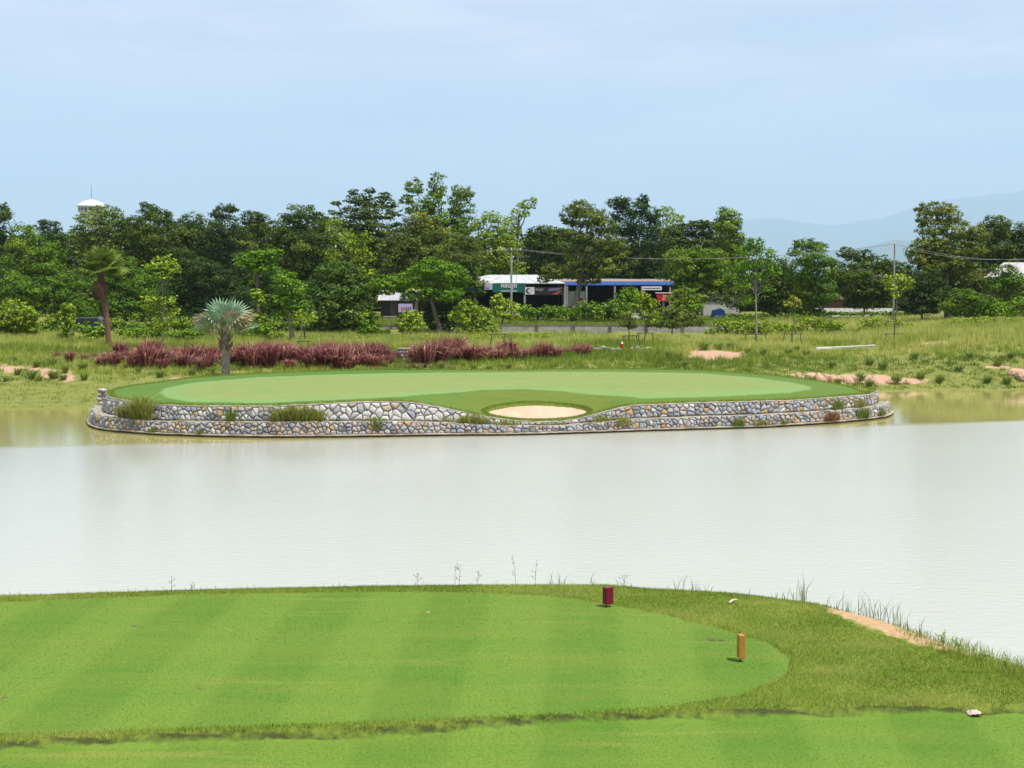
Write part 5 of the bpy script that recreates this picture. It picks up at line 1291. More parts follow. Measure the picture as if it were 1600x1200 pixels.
# shop with the white roof
x0, zr = XZ(698, 442, YS); x1, _ = XZ(884, 442, YS); xr0, zr2 = XZ(764, 429.5, YS+7); xr1, _ = XZ(838, 429.5, YS+7)
zg = 2.6; cxs = (x0+x1)/2
r = empty('shop', (cxs, YS, zg), 'long open fronted shop with a white metal roof and a dark interior behind the trees', 'shop')
w2 = (x1-x0)/2; h = zr-zg
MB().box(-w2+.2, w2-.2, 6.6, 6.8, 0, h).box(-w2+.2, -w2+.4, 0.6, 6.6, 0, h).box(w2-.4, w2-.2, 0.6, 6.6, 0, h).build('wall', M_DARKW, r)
# hipped roof built of sheets side by side
xa, xb = xr0-cxs, xr1-cxs; zh = zr2-zg; ns = 12
for i in range(ns):
    t0, t1 = i/ns, (i+1)/ns-0.004
    p = [(-w2+2*w2*t0, -0.3, h-.02), (-w2+2*w2*t1, -0.3, h-.02), (xa+(xb-xa)*t1, 7.0, zh), (xa+(xb-xa)*t0, 7.0, zh)]
    dz = 0.02*(i % 2)
    MB().add([(x, y, z+dz) for x, y, z in p] + [(x, y, z-0.08) for x, y, z in p], [(0,1,2,3),(7,6,5,4),(0,4,5,1),(1,5,6,2),(3,2,6,7),(0,3,7,4)]).build('roof_sheet', M_WHITE, r)
for sg, xe in ((-1, xa), (1, xb)):
    MB().add([(sg*w2,-.3,h-.02),(xe,7.0,zh),(sg*w2,7.0,h-.02),(sg*w2,-.3,h-.1),(xe,7.0,zh-.1),(sg*w2,7.0,h-.1)], [(0,1,2),(5,4,3),(0,3,4,1),(1,4,5,2),(2,5,3,0)]).build('roof_side', M_WHITE, r)
for px_ in (700, 742, 820, 883):
    x, _ = XZ(px_, 450, YS); MB().box(x-cxs-.12, x-cxs+.12, 0.1, 0.34, 0, h-.1).build('column', M_POST, r)
# counter and shelves inside
MB().box(-6.3, -4.4, 4.0, 4.8, 0, 1.3).box(-3.9, -1.0, 4.6, 5.2, 0, 1.0).build('counter', M_ROOFG, r)
s1, w, hh = board('shop_sign', 'dark green shop sign with white Thai lettering under the white roof', 770, 819.3, 442.6, 457, YS-.45, M_GREENS)
text_mesh('คอนวูด', hh*0.56, w*0.50, M_LET, s1, 0.01*w, hh*0.64)
text_mesh('CONWOODBAND', hh*0.17, w*0.52, M_LET, s1, 0.01*w, hh*0.17, name='small_lettering')
board('shop_banner', 'faded green board at the left end of the shop front', 727, 756, 444, 457, YS-.4, M_GREEND)
s2, w, hh = board('poster', 'small lilac poster between the faded board and the green sign', 756.5, 769.5, 443.5, 452.5, YS-.46, M_LILAC, 'poster')
MB().box(-w*.35, w*.1, -.012, -0.002, hh*.2, hh*.35).build('print', M_NAVY, s2)
s3, w, hh = board('logo_sign', 'white square sign with a navy crescent emblem beside the green sign', 820.5, 835, 448.6, 460, YS-.5, mat('pale_sign_board', (0.62, 0.60, 0.66), rough=0.5))
pts = []
for i in range(17):
    t = math.radians(60 + 240*i/16); pts.append((0.34*math.cos(t), 0.34*math.sin(t)))
for i in range(17):
    t = math.radians(300 - 240*i/16); pts.append((0.10 + 0.235*math.cos(t)*1.0, 0.02 + 0.235*math.sin(t)))
MB().prism([(-w*.12 + x*hh*1.1, hh*.5 + z*hh*1.1) for x, z in pts], -.02, -.002).build('emblem', M_NAVY, s3)
MB().box(-w*.05, w*.40, -.012, -.002, hh*.50, hh*.58).build('print', M_PINKL, s3)
s4, w, hh = board('shop_banner', 'long black banner with a faint print turning orange at its right end', 835.4, 880, 448.4, 461, YS-.42, M_BLK)
text_mesh('คอนวูด', hh*.34, w*.27, M_ROOFG, s4, -w*.33, hh*.62)
MB().prism([(-.02*w, hh*.45), (w*.38, hh*.62), (w*.46, hh*.95), (0.0, hh*.8)], -.014, -.002).build('lilac_print', mat('dim_lilac_print', (0.16,0.13,0.26), rough=.5), s4)
MB().prism([(w*.08, hh*.05), (w*.30, hh*.08), (w*.45, hh*.55), (w*.34, hh*.50), (w*.2, hh*.25)], -.016, -.003).build('orange_print', mat('dim_orange_print', (0.34,0.09,0.03), rough=.5), s4)
# blue roofed shop
YB = 168.0
x0, zt_ = XZ(872, 446, YB); x1, _ = XZ(1050, 446, YB); cxb = (x0+x1)/2; w2 = (x1-x0)/2; h = zt_-2.6
r = empty('shop', (cxb, YB, 2.6), 'low shop with a tan roof and a bright blue awning edge', 'shop')
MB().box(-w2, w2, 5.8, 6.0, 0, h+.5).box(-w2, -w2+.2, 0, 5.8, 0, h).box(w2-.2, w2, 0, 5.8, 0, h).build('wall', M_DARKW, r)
MB().prism([(-w2-.3, h+.42), (w2+.3, h+.42), (w2+.3, h+.5), (-w2-.3, h+.5)], 0.0, 0.1).add([(-w2-.3,0.1,h+.40),(w2+.3,0.1,h+.40),(w2+.3,6.3,h+.72),(-w2-.3,6.3,h+.72),(-w2-.3,0.1,h+.50),(w2+.3,0.1,h+.50),(w2+.3,6.3,h+.82),(-w2-.3,6.3,h+.82)],[(0,3,2,1),(4,5,6,7),(0,1,5,4),(1,2,6,5),(2,3,7,6),(3,0,4,7)]).build('roof', M_TANR, r)
n_ = 14
for i in range(n_):
    a0_, a1_ = -w2-.2 + (2*w2+.4)*i/n_, -w2-.2 + (2*w2+.4)*(i+1)/n_ - .02
    MB().add([(a0_,-.7,h+.08),(a1_,-.7,h+.08),(a1_,-.02,h+.42),(a0_,-.02,h+.42),(a0_,-.7,h),(a1_,-.7,h),(a1_,-.02,h+.34),(a0_,-.02,h+.34)],[(0,1,2,3),(7,6,5,4),(0,4,5,1),(1,5,6,2),(3,2,6,7),(0,3,7,4)]).build('awning_panel', M_BLUE, r)
wx0, wz1 = XZ(888, 455, YB); wx1, wz0 = XZ(914, 478, YB)
MB().box(wx0-cxb, wx1-cxb, -0.02, 0.12, wz0-2.6, wz1-2.6).build('shop_window', M_PALEG, r)
MB().box(wx0-cxb+.9, wx0-cxb+1.7, -0.05, -0.025, wz0-2.6+.62, wz0-2.6+.78).build('window_sticker', M_REDS, r)
MB().box(wx0-cxb+.9, wx0-cxb+1.7, -0.05, -0.025, wz0-2.6+.80, wz0-2.6+.95).build('window_sticker', M_NAVY, r)
for px_ in (886, 916, 960, 1002, 1046):
    x, _ = XZ(px_, 450, YB); MB().box(x-cxb-.1, x-cxb+.1, -.75, -.55, 0, h-.1).build('column', M_POST, r)
s5, w, hh = board('shop_banner', 'white banner with a dark line of print under the blue awning', 1003.5, 1034, 447.5, 453.3, YB-1.1, M_CARW)
MB().box(-w*.44, w*.42, -.014, -.002, hh*.38, hh*.60).build('print', mat('dark_print', (0.12,0.10,0.14), rough=.5), s5)
x0, z1 = XZ(1024, 457.5, YB-4); x1, z0 = XZ(1050, 471, YB-4); c_ = (x0+x1)/2; hh = z1-z0
r = empty('red_sign', (c_, YB-4, 2.6), 'red tapering shop sign with white characters and a white top edge', 'sign')
b0 = z0-2.6; w = (x1-x0)
MB().prism([(-w*.30, b0), (w*.36, b0), (w*.5, b0+hh*.94), (-w*.5, b0+hh*.94)], -.1, .1).build('board', M_REDS, r)
MB().box(-w*.5, w*.55, -.16, .16, b0+hh*.945, b0+hh*1.05).build('top_edge', M_CARW, r)
MB().box(-.12, .12, .12, .3, -.1, b0+hh*.6).build('post', M_POST, r)
text_mesh('โทร', hh*.24, w*.24, M_LET, r, .06*w, b0+hh*.66, y=-.11)
text_mesh('GT.T', hh*.28, w*.34, M_LET, r, .10*w, b0+hh*.28, y=-.11)
# goods before the blue shop
x, _ = XZ(958, 480, 158); gzv = gz(x, 158)
r = empty('goods_stall', (x, 158, gzv), 'red fronted stall heaped with white and red bags under the blue awning', 'stall')
MB().box(-1.0, 1.0, -.4, .4, 0.5, 1.25).box(-.95, -.85, -.35, -.25, 0, .5).box(.85, .95, -.35, -.25, 0, .5).build('counter', M_REDS, r, bevel=0.0)
for i in range(9):
    mb = MB(); mb.lathe([(0.02,0),(0.2,.05),(0.22,.3),(0.14,.45),(0.05,.55)], 8)
    mb.build('bag', M_CARW if i % 2 == 0 else M_ORANGE, r, (-.85+.21*i, rnd.uniform(-.2, .2), 1.25), smooth=True)
def wheel(parent, x, y, rr):
    w_ = MB(); n = 14
    pts = [(rr*math.cos(2*math.pi*i/n), rr*math.sin(2*math.pi*i/n)) for i in range(n)]
    t = MB().prism([(px_, pz_) for px_, pz_ in pts], -.1, .1).build('tyre', M_TYRE, parent, (x, y, rr))
    MB().prism([(px_*.55, pz_*.55) for px_, pz_ in pts], -.115, .115).build('rim', M_RIM, t)
x, _ = XZ(822, 480, 156); gzv = gz(x, 156)
r = empty('pickup_truck', (x, 156, gzv), 'white cab pickup with a blue grey flatbed parked before the shop', 'truck')
MB().prism([(-2.7,.55),(-2.75,.95),(-2.2,1.12),(-1.75,1.75),(-.75,1.78),(-.68,.55)], -.85, .85).build('cab', M_CARW, r, bevel=.05)
MB().prism([(-2.02,1.15),(-1.68,1.62),(-1.35,1.62),(-1.35,1.15)], -.87, .87).prism([(-1.25,1.15),(-1.25,1.62),(-.88,1.62),(-.88,1.15)], -.87, .87).build('window', M_GLASS, r)
MB().box(-.6, 2.6, -.9, .9, .62, .74).box(-.6, 2.6, -.9, -.84, .74, 1.12).box(-.6, 2.6, .84, .9, .74, 1.12).box(2.54, 2.6, -.84, .84, .74, 1.12).build('flatbed', M_CARB, r)
for wx in (-1.95, 1.6):
    for wy in (-.78, .78): wheel(r, wx, wy, .34)
x, _ = XZ(990, 481, 154); gzv = gz(x, 154)
r = empty('parked_car', (x, 154, gzv), 'small white car half hidden by the young trees before the blue roofed shop', 'car')
MB().prism([(-1.7,.3),(-1.75,.75),(-1.1,.9),(-.6,1.38),(.7,1.40),(1.3,.92),(1.72,.8),(1.7,.3)], -.75, .75).build('body', M_CARW, r, bevel=.06)
MB().prism([(-.95,.92),(-.55,1.3),(.05,1.3),(.05,.92)], -.765, .765).prism([(.12,.92),(.12,1.3),(.62,1.3),(1.05,.92)], -.765, .765).build('window', M_GLASS, r)
for wx in (-1.1, 1.1):
    for wy in (-.7, .7): wheel(r, wx, wy, .3)
# small house left of the middle
Yh = 160.0; x0, zt_ = XZ(590, 468, Yh); x1, _ = XZ(652, 468, Yh); ch = (x0+x1)/2; w2 = (x1-x0)/2; h = zt_-2.6
r = empty('house', (ch, Yh, 2.6), 'small house with a pale metal roof and dark walls seen under the fresh green tree', 'house')
MB().box(-w2+.3, w2-.3, .5, 6, 0, h).build('wall', mat('dark_brown_wall', (0.10,0.075,0.06), scale=1), r)
zr2 = Z(Yh+3, 452) - 2.6
for i in range(10):
    a0_, a1_ = -w2 + 2*w2*i/10, -w2+2*w2*(i+1)/10-.02
    MB().add([(a0_,-.2,h-.05),(a1_,-.2,h-.05),(a1_,3.3,zr2),(a0_,3.3,zr2),(a1_,6.6,h-.05),(a0_,6.6,h-.05),(a0_,-.2,h-.13),(a1_,-.2,h-.13),(a1_,3.3,zr2-.1),(a0_,3.3,zr2-.1)],[(0,1,2,3),(3,2,4,5),(0,6,7,1),(6,9,8,7),(0,3,9,6),(1,7,8,2)]).build('roof_sheet', M_ROOFG, r)
MB().box(-1.9,-.9,.42,.49,0,2.0).build('door', M_BLK, r)
s6, w, hh = board('poster', 'lilac poster with dark red figures on the small house', 608+2, 632, 474.5, 488, Yh-.1, M_LILAC, 'poster')
for i in range(5): MB().prism([(-w*.3+i*w*.15,hh*.25),(-w*.2+i*w*.15,hh*.25),(-w*.22+i*w*.15,hh*.62),(-w*.28+i*w*.15,hh*.62)], -.014, -.002).build('figure_print', M_REDS if i < 2 else M_NAVY, s6)
s6.location.x += 0.9
x, _ = XZ(609, 496, 150)
r = empty('bench', (x, 150, gz(x, 150)), 'pale concrete bench on the lawn before the small house', 'bench')
MB().box(-.7,.7,-.2,.2,.42,.5).build('seat', M_COPE, r); MB().box(-.55,-.43,-.15,.15,0,.42).build('leg', M_COPE, r); MB().box(.43,.55,-.15,.15,0,.42).build('leg', M_COPE, r)
# house at the right edge
Yr = 150.0
x0, ze = XZ(1536, 433, Yr); x1, zrg = XZ(1592, 410, Yr+3.5); zg = gz(x1, Yr)
r = empty('house', (x1, Yr, zg), 'house with a grey gabled roof and red brown walls at the right edge', 'house')
L0 = x0-x1; h = ze-zg; zr2 = zrg-zg; L1 = 9.0
MB().box(L0+.8, L1-.6, .6, 6.4, 0, h).build('wall', M_BROWN, r)
MB().box(L0+2.2, L0+3.3, .5, .58, 1.0, 2.1).build('window', M_GLASS, r); MB().box(1.2, 2.2, .5, .58, 0.0, 2.05).build('door', M_WHITE, r)
for i in range(14):
    t0, t1 = i/14, (i+1)/14-.003
    fx = lambda t, f: (L0 + (L1-L0)*t) if f else ((L0+3.4) + (L1-3.4-L0-3.4+3.4)*t)
    p = [(fx(t0,1),-.2,h-.05),(fx(t1,1),-.2,h-.05),(fx(t1,0),3.5,zr2),(fx(t0,0),3.5,zr2)]
    p2 = [(fx(t0,1),7.2,h-.05),(fx(t1,1),7.2,h-.05)]
    MB().add(p+p2+[(x_, y_, z_-.1) for x_, y_, z_ in p], [(0,1,2,3),(3,2,5,4),(0,6,7,1),(6,9,8,7),(1,7,8,2),(0,3,9,6)]).build('roof_sheet', M_ROOFG, r)
board('hoarding', 'small white board low behind the wide dark bush', 1498, 1512, 459, 463, 140, M_CARW, 'board')
# sheds, tarp, low white wall right of the middle
Yt = 178.0; x0, z1 = XZ(1298, 457, Yt); x1, z0 = XZ(1326, 466, Yt)
r = empty('shed', ((x0+x1)/2, Yt, 2.6), 'small shed with a tan roof left of the blossoming bush', 'shed')
MB().box(-(x1-x0)/2+.2, (x1-x0)/2-.2, .4, 3, 0, z0-2.6).build('wall', M_BROWN, r)
MB().add([(-(x1-x0)/2,0,z0-2.65),((x1-x0)/2,0,z0-2.65),((x1-x0)/2,3.4,z1-2.6+.1),(-(x1-x0)/2,3.4,z1-2.6+.1),(-(x1-x0)/2,0,z0-2.75),((x1-x0)/2,0,z0-2.75),((x1-x0)/2,3.4,z1-2.6),(-(x1-x0)/2,3.4,z1-2.6)],[(0,1,2,3),(7,6,5,4),(0,4,5,1),(1,5,6,2),(2,6,7,3),(3,7,4,0)]).build('roof', M_TANR, r)
Yt = 170.0; x0, z1 = XZ(1100, 458, Yt); x1, z0 = XZ(1156, 478, Yt)
r = empty('shed', ((x0+x1)/2, Yt, 2.6), 'grey shed half hidden behind the dark tree right of the shops', 'shed')
MB().box(-(x1-x0)/2, (x1-x0)/2, .4, 3, 0, z1-2.6).build('wall', M_ROOFG, r); MB().box(-(x1-x0)/2-.3,(x1-x0)/2+.3,0,3.4,z1-2.598,z1-2.45).build('roof', M_WHITE, r)
x0, z1 = XZ(1113, 474, 160); x1, z0 = XZ(1134, 486, 160)
r = empty('covered_load', ((x0+x1)/2, 160, 2.6), 'blue tarpaulin over a stack beside the grey shed', 'tarpaulin')
MB().prism([(-(x1-x0)/2,0),((x1-x0)/2,0),((x1-x0)/2-.1,1.0),(.2,1.25),(-(x1-x0)/2+.15,1.0)], 0, 1.4).build('cover', mat('blue_tarpaulin', (0.02,0.05,0.20), rough=.4), r, bevel=.05)
x0, z1 = XZ(1274, 483, 172); x1, _ = XZ(1396, 483, 172)
r = empty('low_white_wall', ((x0+x1)/2, 172, 2.6), 'low white wall along the road between the dark trees and the thin pole', 'wall')
n_ = 8
for i in range(n_): MB().box(-(x1-x0)/2+(x1-x0)*i/n_, -(x1-x0)/2+(x1-x0)*(i+1)/n_-.03, 0, .2, -.1, z1-2.6+.12).build('panel', M_CARW, r)
x, z = XZ(1432, 428, 145)
r = empty('blue_sign', (x, 145, gz(x, 145)), 'small upright blue sign rising above the bushes right of the thin pole', 'sign')
zz_ = z - gz(x, 145); MB().tube([(0,0,-.1),(0,0,zz_-.2)], .05, 6).build('post', M_POST, r); MB().box(-.22,.22,-.08,-.02,zz_-.45,zz_+.4).build('board', mat('bright_blue_board', (0.03,0.22,0.60), rough=.4), r)
x0, z1 = XZ(-30, 421, 190); x1, z0 = XZ(15, 436, 190)
r = empty('house', ((x0+x1)/2, 190, 2.6), 'pale house wall showing between the trees at the left edge', 'house')
MB().box(-(x1-x0)/2,(x1-x0)/2,0,5,0,z1-2.6).build('wall', M_ROOFG, r); MB().box(-(x1-x0)/2-.4,(x1-x0)/2+.4,-.4,5.4,z1-2.598,z1-2.4).build('roof', M_TANR, r)
x, _ = XZ(135, 500, 130); gzv = gz(x, 130)
r = empty('parked_car', (x, 130, gzv), 'dark car glimpsed in the shade left of the brown fan palm', 'car')
MB().prism([(-1.9,.35),(-1.95,.85),(-1.2,1.0),(-.7,1.55),(1.3,1.58),(1.85,1.0),(1.9,.35)], -.8, .8).build('body', mat('dark_car_paint', (0.05,0.06,0.07), rough=.25, spec=.6), r, bevel=.06)
MB().prism([(-1.0,1.02),(-.62,1.46),(.2,1.46),(.2,1.02)], -.815, .815).prism([(.3,1.02),(.3,1.46),(1.2,1.46),(1.55,1.02)], -.815, .815).build('window', M_GLASS, r)
for wx in (-1.2, 1.2):
    for wy in (-.72, .72): wheel(r, wx, wy, .33)
# water tower
Yw = 262.0; xc, zt_ = XZ(143, 312, Yw); k = Yw/F; z_ = lambda py: Z(Yw, py) - 2.6
r = empty('water_tower', (xc, Yw, 2.6), 'white water tower with a domed cap, a band of windows and a thin mast', 'tower')
MB().lathe([(1.0,-.2),(0.9,2),(0.8,z_(352)),(1.0,z_(345)),(19*k,z_(331.5))], 20).build('shaft', M_CARW, r, smooth=False)
MB().lathe([(20.5*k,z_(331.4)),(20.5*k,z_(323.2))], 20).build('cabin', M_WHITE, r)
MB().lathe([(22.5*k,z_(323.1)),(22.5*k,z_(321.5)),(17*k,z_(317)),(9*k,z_(313.5)),(3*k,z_(312.4)),(2.5*k,z_(311))], 20).build('cap', M_CARW, r)
for i in range(20):
    t = 2*math.pi*(i+.5)/20; R_w = 20.5*k*math.cos(math.pi/20)
    o = MB().box(-.22,.22,-.03,.05,z_(329.2),z_(325)).build('window', M_GLASS, r); o.rotation_euler = (0,0,t+math.pi/2); o.location = (R_w*math.cos(t), R_w*math.sin(t), 0)
MB().tube([(0,0,z_(311.2)),(0,0,z_(289))], [.09,.04], 6).build('mast', M_POST, r)

# utility poles and wires
def pole(px, pyt, Y, label, rr=.14, arm=True):
    x, zt_ = XZ(px, pyt, Y); zg_ = gz(x, Y)
    r = empty('utility_pole', (x, Y, zg_), label, 'utility pole', None)
    H = zt_-zg_; MB().tube([(0,0,-.3),(0,0,H)], [rr, rr*.65], 8).build('shaft', M_POST, r)
    if arm:
        MB().box(-1.1,1.1,-.16,-.10,H-.35,H-.24).build('crossarm', WOOD_DARK, r)
        for q in (-1.0, 0.0, 1.0): MB().lathe([(.03,H-.24),(.06,H-.18),(.03,H-.12),(.06,H-.06),(.02,H)], 8, c=(q,-.13)).build('insulator', M_CARW, r)
    return Vector((x, Y, zt_-.02))
pA = pole(799, 388, 160, 'grey utility pole rising out of the white shop roof')
pB = pole(1398, 381, 135, 'thin tall grey pole standing against the far hills', .11, arm=False)
pC = pole(330, 392, 212, 'grey utility pole hidden deep in the trees at the left')
pD = pole(1720, 386, 128, 'grey utility pole beyond the right edge')
M_WIRE = mat('pale_cable', (0.30,0.30,0.29), rough=.6)
for p, q, lb in ((pC, pA, 'power line running left from the pole over the shop'), (pA, pB, 'power line sagging across the dark trees between the two poles'), (pB, pD, 'power line leaving to the right behind the golden green tree')):
    r = empty('power_line', p, lb, 'cable')
    for s in (-1.0, 1.0):
        pts = [p.lerp(q, t/14) + Vector((s*(.12 if (p == pB and t < 2) or (q == pB and t > 12) else 1)*(.5), -.13, -4*1.3*(t/14)*(1-t/14))) - p for t in range(15)]
        MB().tube(pts, .013, 4).build('wire', M_WIRE, r)

# ------------------------------------------------------------------ stone things on the far bank
def hit(px, py):
    ys_ = np.linspace(83, 128, 400); xs_ = (px-800)/F*ys_; zz_ = ground_z(xs_, ys_); _, pp = proj(xs_, ys_, zz_)
    Yq = float(np.interp(-py, -pp, ys_)); return (px-800)/F*Yq, Yq, gz((px-800)/F*Yq, Yq)
def rock_mesh(seed, sx, sy, sz):
    import bmesh
    bm = bmesh.new(); bmesh.ops.create_icosphere(bm, subdivisions=2, radius=1.0); rr_ = random.Random(seed)
    planes = [(Vector((rr_.gauss(0,1), rr_.gauss(0,1), rr_.gauss(0,1))).normalized(), rr_.uniform(.55,.9)) for _ in range(9)]
    for v_ in bm.verts:
        for n_, d_ in planes:
            e = v_.co.dot(n_) - d_
            if e > 0: v_.co -= n_*e
        v_.co = Vector((v_.co.x*sx, v_.co.y*sy, v_.co.z*sz))
    me_ = bpy.data.meshes.new('rock'); bm.to_mesh(me_); bm.free(); return me_
x, y, z = hit(631, 565)
r = empty('stone_planter', (x, y, z), 'round stone drum with a pale hollow top among the purple grass', 'planter')
for lv in range(3):
    for i in range(9):
        t = 2*math.pi*(i+.5*(lv % 2))/9
        me_ = rock_mesh(lv*9+i, .17, .12, .14); o = link('stone', me_, STONE[[1,3,0,1,5][(i+lv) % 5]], r, (.36*math.cos(t), .36*math.sin(t), .12+.26*lv)); o.rotation_euler = (0,0,t+1.57)
MB().lathe([(.44,.80),(.46,.86),(.44,.90),(.30,.90),(.28,.82)], 16).build('rim', M_COPE, r); MB().lathe([(.33,0),(.33,.80)], 12).build('core', M_MORTAR, r)
for cx, cy, n, lb, wd in ((936, 549, 9, 'pile of broken grey rocks at the right end of the purple grass row', 1.3), (1005, 549, 5, 'small heap of flat brownish rocks below the dark square stake frame', .8), (822, 560, 4, 'few dark rocks lying in the grass behind the green', .6)):
    x, y, z = hit(cx, cy); r = empty('rock_pile', (x, y, z), lb, 'rock pile')
    for i in range(n):
        me_ = rock_mesh(200+i+cx, rnd.uniform(.2,.34), rnd.uniform(.18,.28), rnd.uniform(.12,.26)); q = (i/(n-1)-.5)*2
        link('rock', me_, STONE[[1,3,1,2,6][i % 5] if cx != 1005 else [6,3,6,4,3][i % 5]], r, (q*wd, rnd.uniform(-.2,.2), .12+.2*(1-abs(q))*rnd.random()))
x, y, z = hit(972, 548)
r = empty('red_bucket', (x, y, z), 'small red and white object standing left of the stake frame', 'bucket')
MB().lathe([(.10,.1),(.13,.12),(.15,.48),(.12,.5)], 10).build('body', mat('red_plastic', (0.62,0.03,0.03), rough=.4), r); MB().lathe([(.06,.501),(.10,.52),(.05,.66)], 8).build('lid', M_CARW, r); MB().tube([(0,0,-.1),(0,0,.099)], .03, 6).build('foot', WOOD_DARK, r)
# clods on the eroded bank
M_CLOD = mat('pale_soil_clod', (0.54,0.37,0.26), (0.40,0.26,0.17), scale=4, rough=.95, bscale=8, bstr=.6)
CLN = []
cl = [(1238,588,.5),(1250,589,.6),(1262,591,.5),(1270,592,.8),(1282,594,1.0),(1290,594,.8),(1299,596,1.0),(1307,597,.8),(1318,595,.6),(1328,598,.8),(1335,597,1.0),(1345,597,.8),(1355,598,1.0),(1368,598,.7),(1378,599,.9),(1391,599,.8),(1404,600,.7),(1418,600,.6),(1588,586,.9),(1597,590,1.1),(1604,586,1.0)]
for i, (cx, cy, sc) in enumerate(cl):
    x, y, z = hit(cx, cy-1); me_ = rock_mesh(400+i, rnd.uniform(.4,.75)*sc, .45*sc, rnd.uniform(.35,.62)*sc)
    o = link('soil_clod', me_, M_CLOD, None, (x, y, z-.02)); o.rotation_euler = (0, rnd.uniform(-.3, .3), rnd.uniform(0, 3))
    tag(o, 'x', 'soil lump', 'lumps of soil on the eroded bank', kind='thing'); CLN.append((o, cx, 'pale lump of soil', 'at the right edge' if cx > 1500 else 'beside the right end of the green' if cx < 1320 else 'above the still water'))
number(CLN)
# tangled low growth in the shade at the left and before the low white wall
lob = []
for px_ in np.arange(-150, 600, 13): lob.append((px_ + rng.uniform(-6, 6), rng.uniform(503, 520), rng.uniform(12, 20), rng.uniform(8, 12)))
V, Fc, T = leaf_cloud(lob, 130, 4.6, 1.3, rng, clump=.35)
lob = [(px_, 490 + rng.uniform(-1, 1), 10, 3.0) for px_ in np.arange(1262, 1440, 9)] + [(px_, 494, 12, 4) for px_ in np.arange(1120, 1290, 12)]
V2, F2, T2 = leaf_cloud(lob, 166, 3.5, 1.5, rng, clump=.4)
Fc = np.concatenate([Fc, F2+len(V)]); V = np.concatenate([V, V2]); T = np.concatenate([T, T2])
V[:, 2] = np.maximum(V[:, 2], ground_z(V[:, 0], V[:, 1]) + 0.05)
tag(link('undergrowth', np_mesh('undergrowth', V, Fc, tint=T), LEAF['mid']), 'tangled dark undergrowth at the foot of the trees', 'undergrowth', kind='stuff')
# ------------------------------------------------------------------ tee markers and small things in the foreground
def nz(x, y): return float(near_z(np.array([x]), np.array([y]))[0])
M_MRED = mat('maroon_paint', (0.17, 0.008, 0.030), (0.12, 0.007, 0.022), scale=14, rough=0.35, bscale=60, bstr=0.15, objc=True)
M_MYEL = mat('orange_yellow_paint', (0.43, 0.205, 0.04), (0.33, 0.15, 0.03), scale=14, rough=0.6, bscale=60, bstr=0.15, objc=True)
M_PIN = mat('dark_steel_pin', (0.03, 0.03, 0.03), rough=0.5, metal=0.5)
def marker(px, py, label, m, w, d, h, gap, yaw, pins):
    p = on_z(px, py, ZT); r = empty('tee_marker', (p.x, p.y, nz(p.x, p.y)), label, 'tee marker', None, rz=yaw)
    MB().box(-w/2, w/2, -d/2, d/2, gap, gap+h).build('block', m, r, bevel=0.009)
    for q in pins: MB().tube([(q, 0, -.06), (q, 0, gap+.02)], .007, 7).build('pin', M_PIN, r)
marker(950, 948.5, 'maroon block tee marker on two pins, further of the two', M_MRED, .135, .10, .258, .045, math.radians(33), (-.035, .035))
marker(1157.5, 1033, 'orange yellow block tee marker seen edge on, nearer of the two', M_MYEL, .080, .13, .305, .045, math.radians(6), (0.0,))
# dead leaf
p = on_z(1523, 1106, ZT); r = empty('dead_leaf', (p.x, p.y, nz(p.x, p.y)), 'large pale pinkish dead leaf lying curled on the grass at the lower right', 'leaf', rz=-.35)
V = []; Fc = []; nu, nv = 13, 9
for i in range(nu):
    u = i/(nu-1)*2-1; hw = .060*(1-abs(u)**2.2)**.6 + .0005
    for j in range(nv):
        v = j/(nv-1)*2-1
        V.append((u*.088, v*hw, .030 + .050*(1-u*u)*(1-.85*abs(v)) - .02*v*u + .006*math.sin(u*11+v*3)))
for i in range(nu-1):
    for j in range(nv-1): Fc.append((i*nv+j, i*nv+j+1, (i+1)*nv+j+1, (i+1)*nv+j))
m = mat('dry_leaf_skin', (0.62, 0.47, 0.40), (0.50, 0.34, 0.27), scale=22, rough=.8, bscale=70, bstr=.4, objc=True)
link('blade', np_mesh('blade', np.array(V), np.array(Fc), smooth=True), m, r)
MB().tube([(-.085,0,.03),(0,0,.083),(.085,0,.03),(.135,-.01,.012)], [.0025,.003,.003,.002], 6).build('midrib', mat('leaf_rib_brown', (0.28,0.16,0.09), rough=.8), r)
def twig(px, py, px2, py2, label, m, rr=.009, nm='twig'):
    p = on_z(px, py, ZT); q = on_z(px2, py2, ZT); zp = nz(p.x, p.y)
    r = MB().tube([(0,0,.035), ((q.x-p.x)*.5, (q.y-p.y)*.5, .055), (q.x-p.x, q.y-p.y, .045)], [rr, rr*1.2, rr*.6], 6).tube([((q.x-p.x)*.5, (q.y-p.y)*.5, .05), ((q.x-p.x)*.62, (q.y-p.y)*.4, .07)], [rr*.6, rr*.2], 5).build(nm, m, None, (p.x, p.y, zp))
    tag(r, label, 'twig')
twig(1139, 948.5, 1151, 944.5, 'short pale stick on the rough behind the tee', mat('bleached_wood', (0.62,0.55,0.44), (0.45,0.38,0.30), scale=20, rough=.8), .014, 'stick')
twig(1, 1097.5, 12, 1096, 'thin brown twig on the tee at the left edge', mat('brown_twig', (0.20,0.12,0.07), rough=.9), .006)
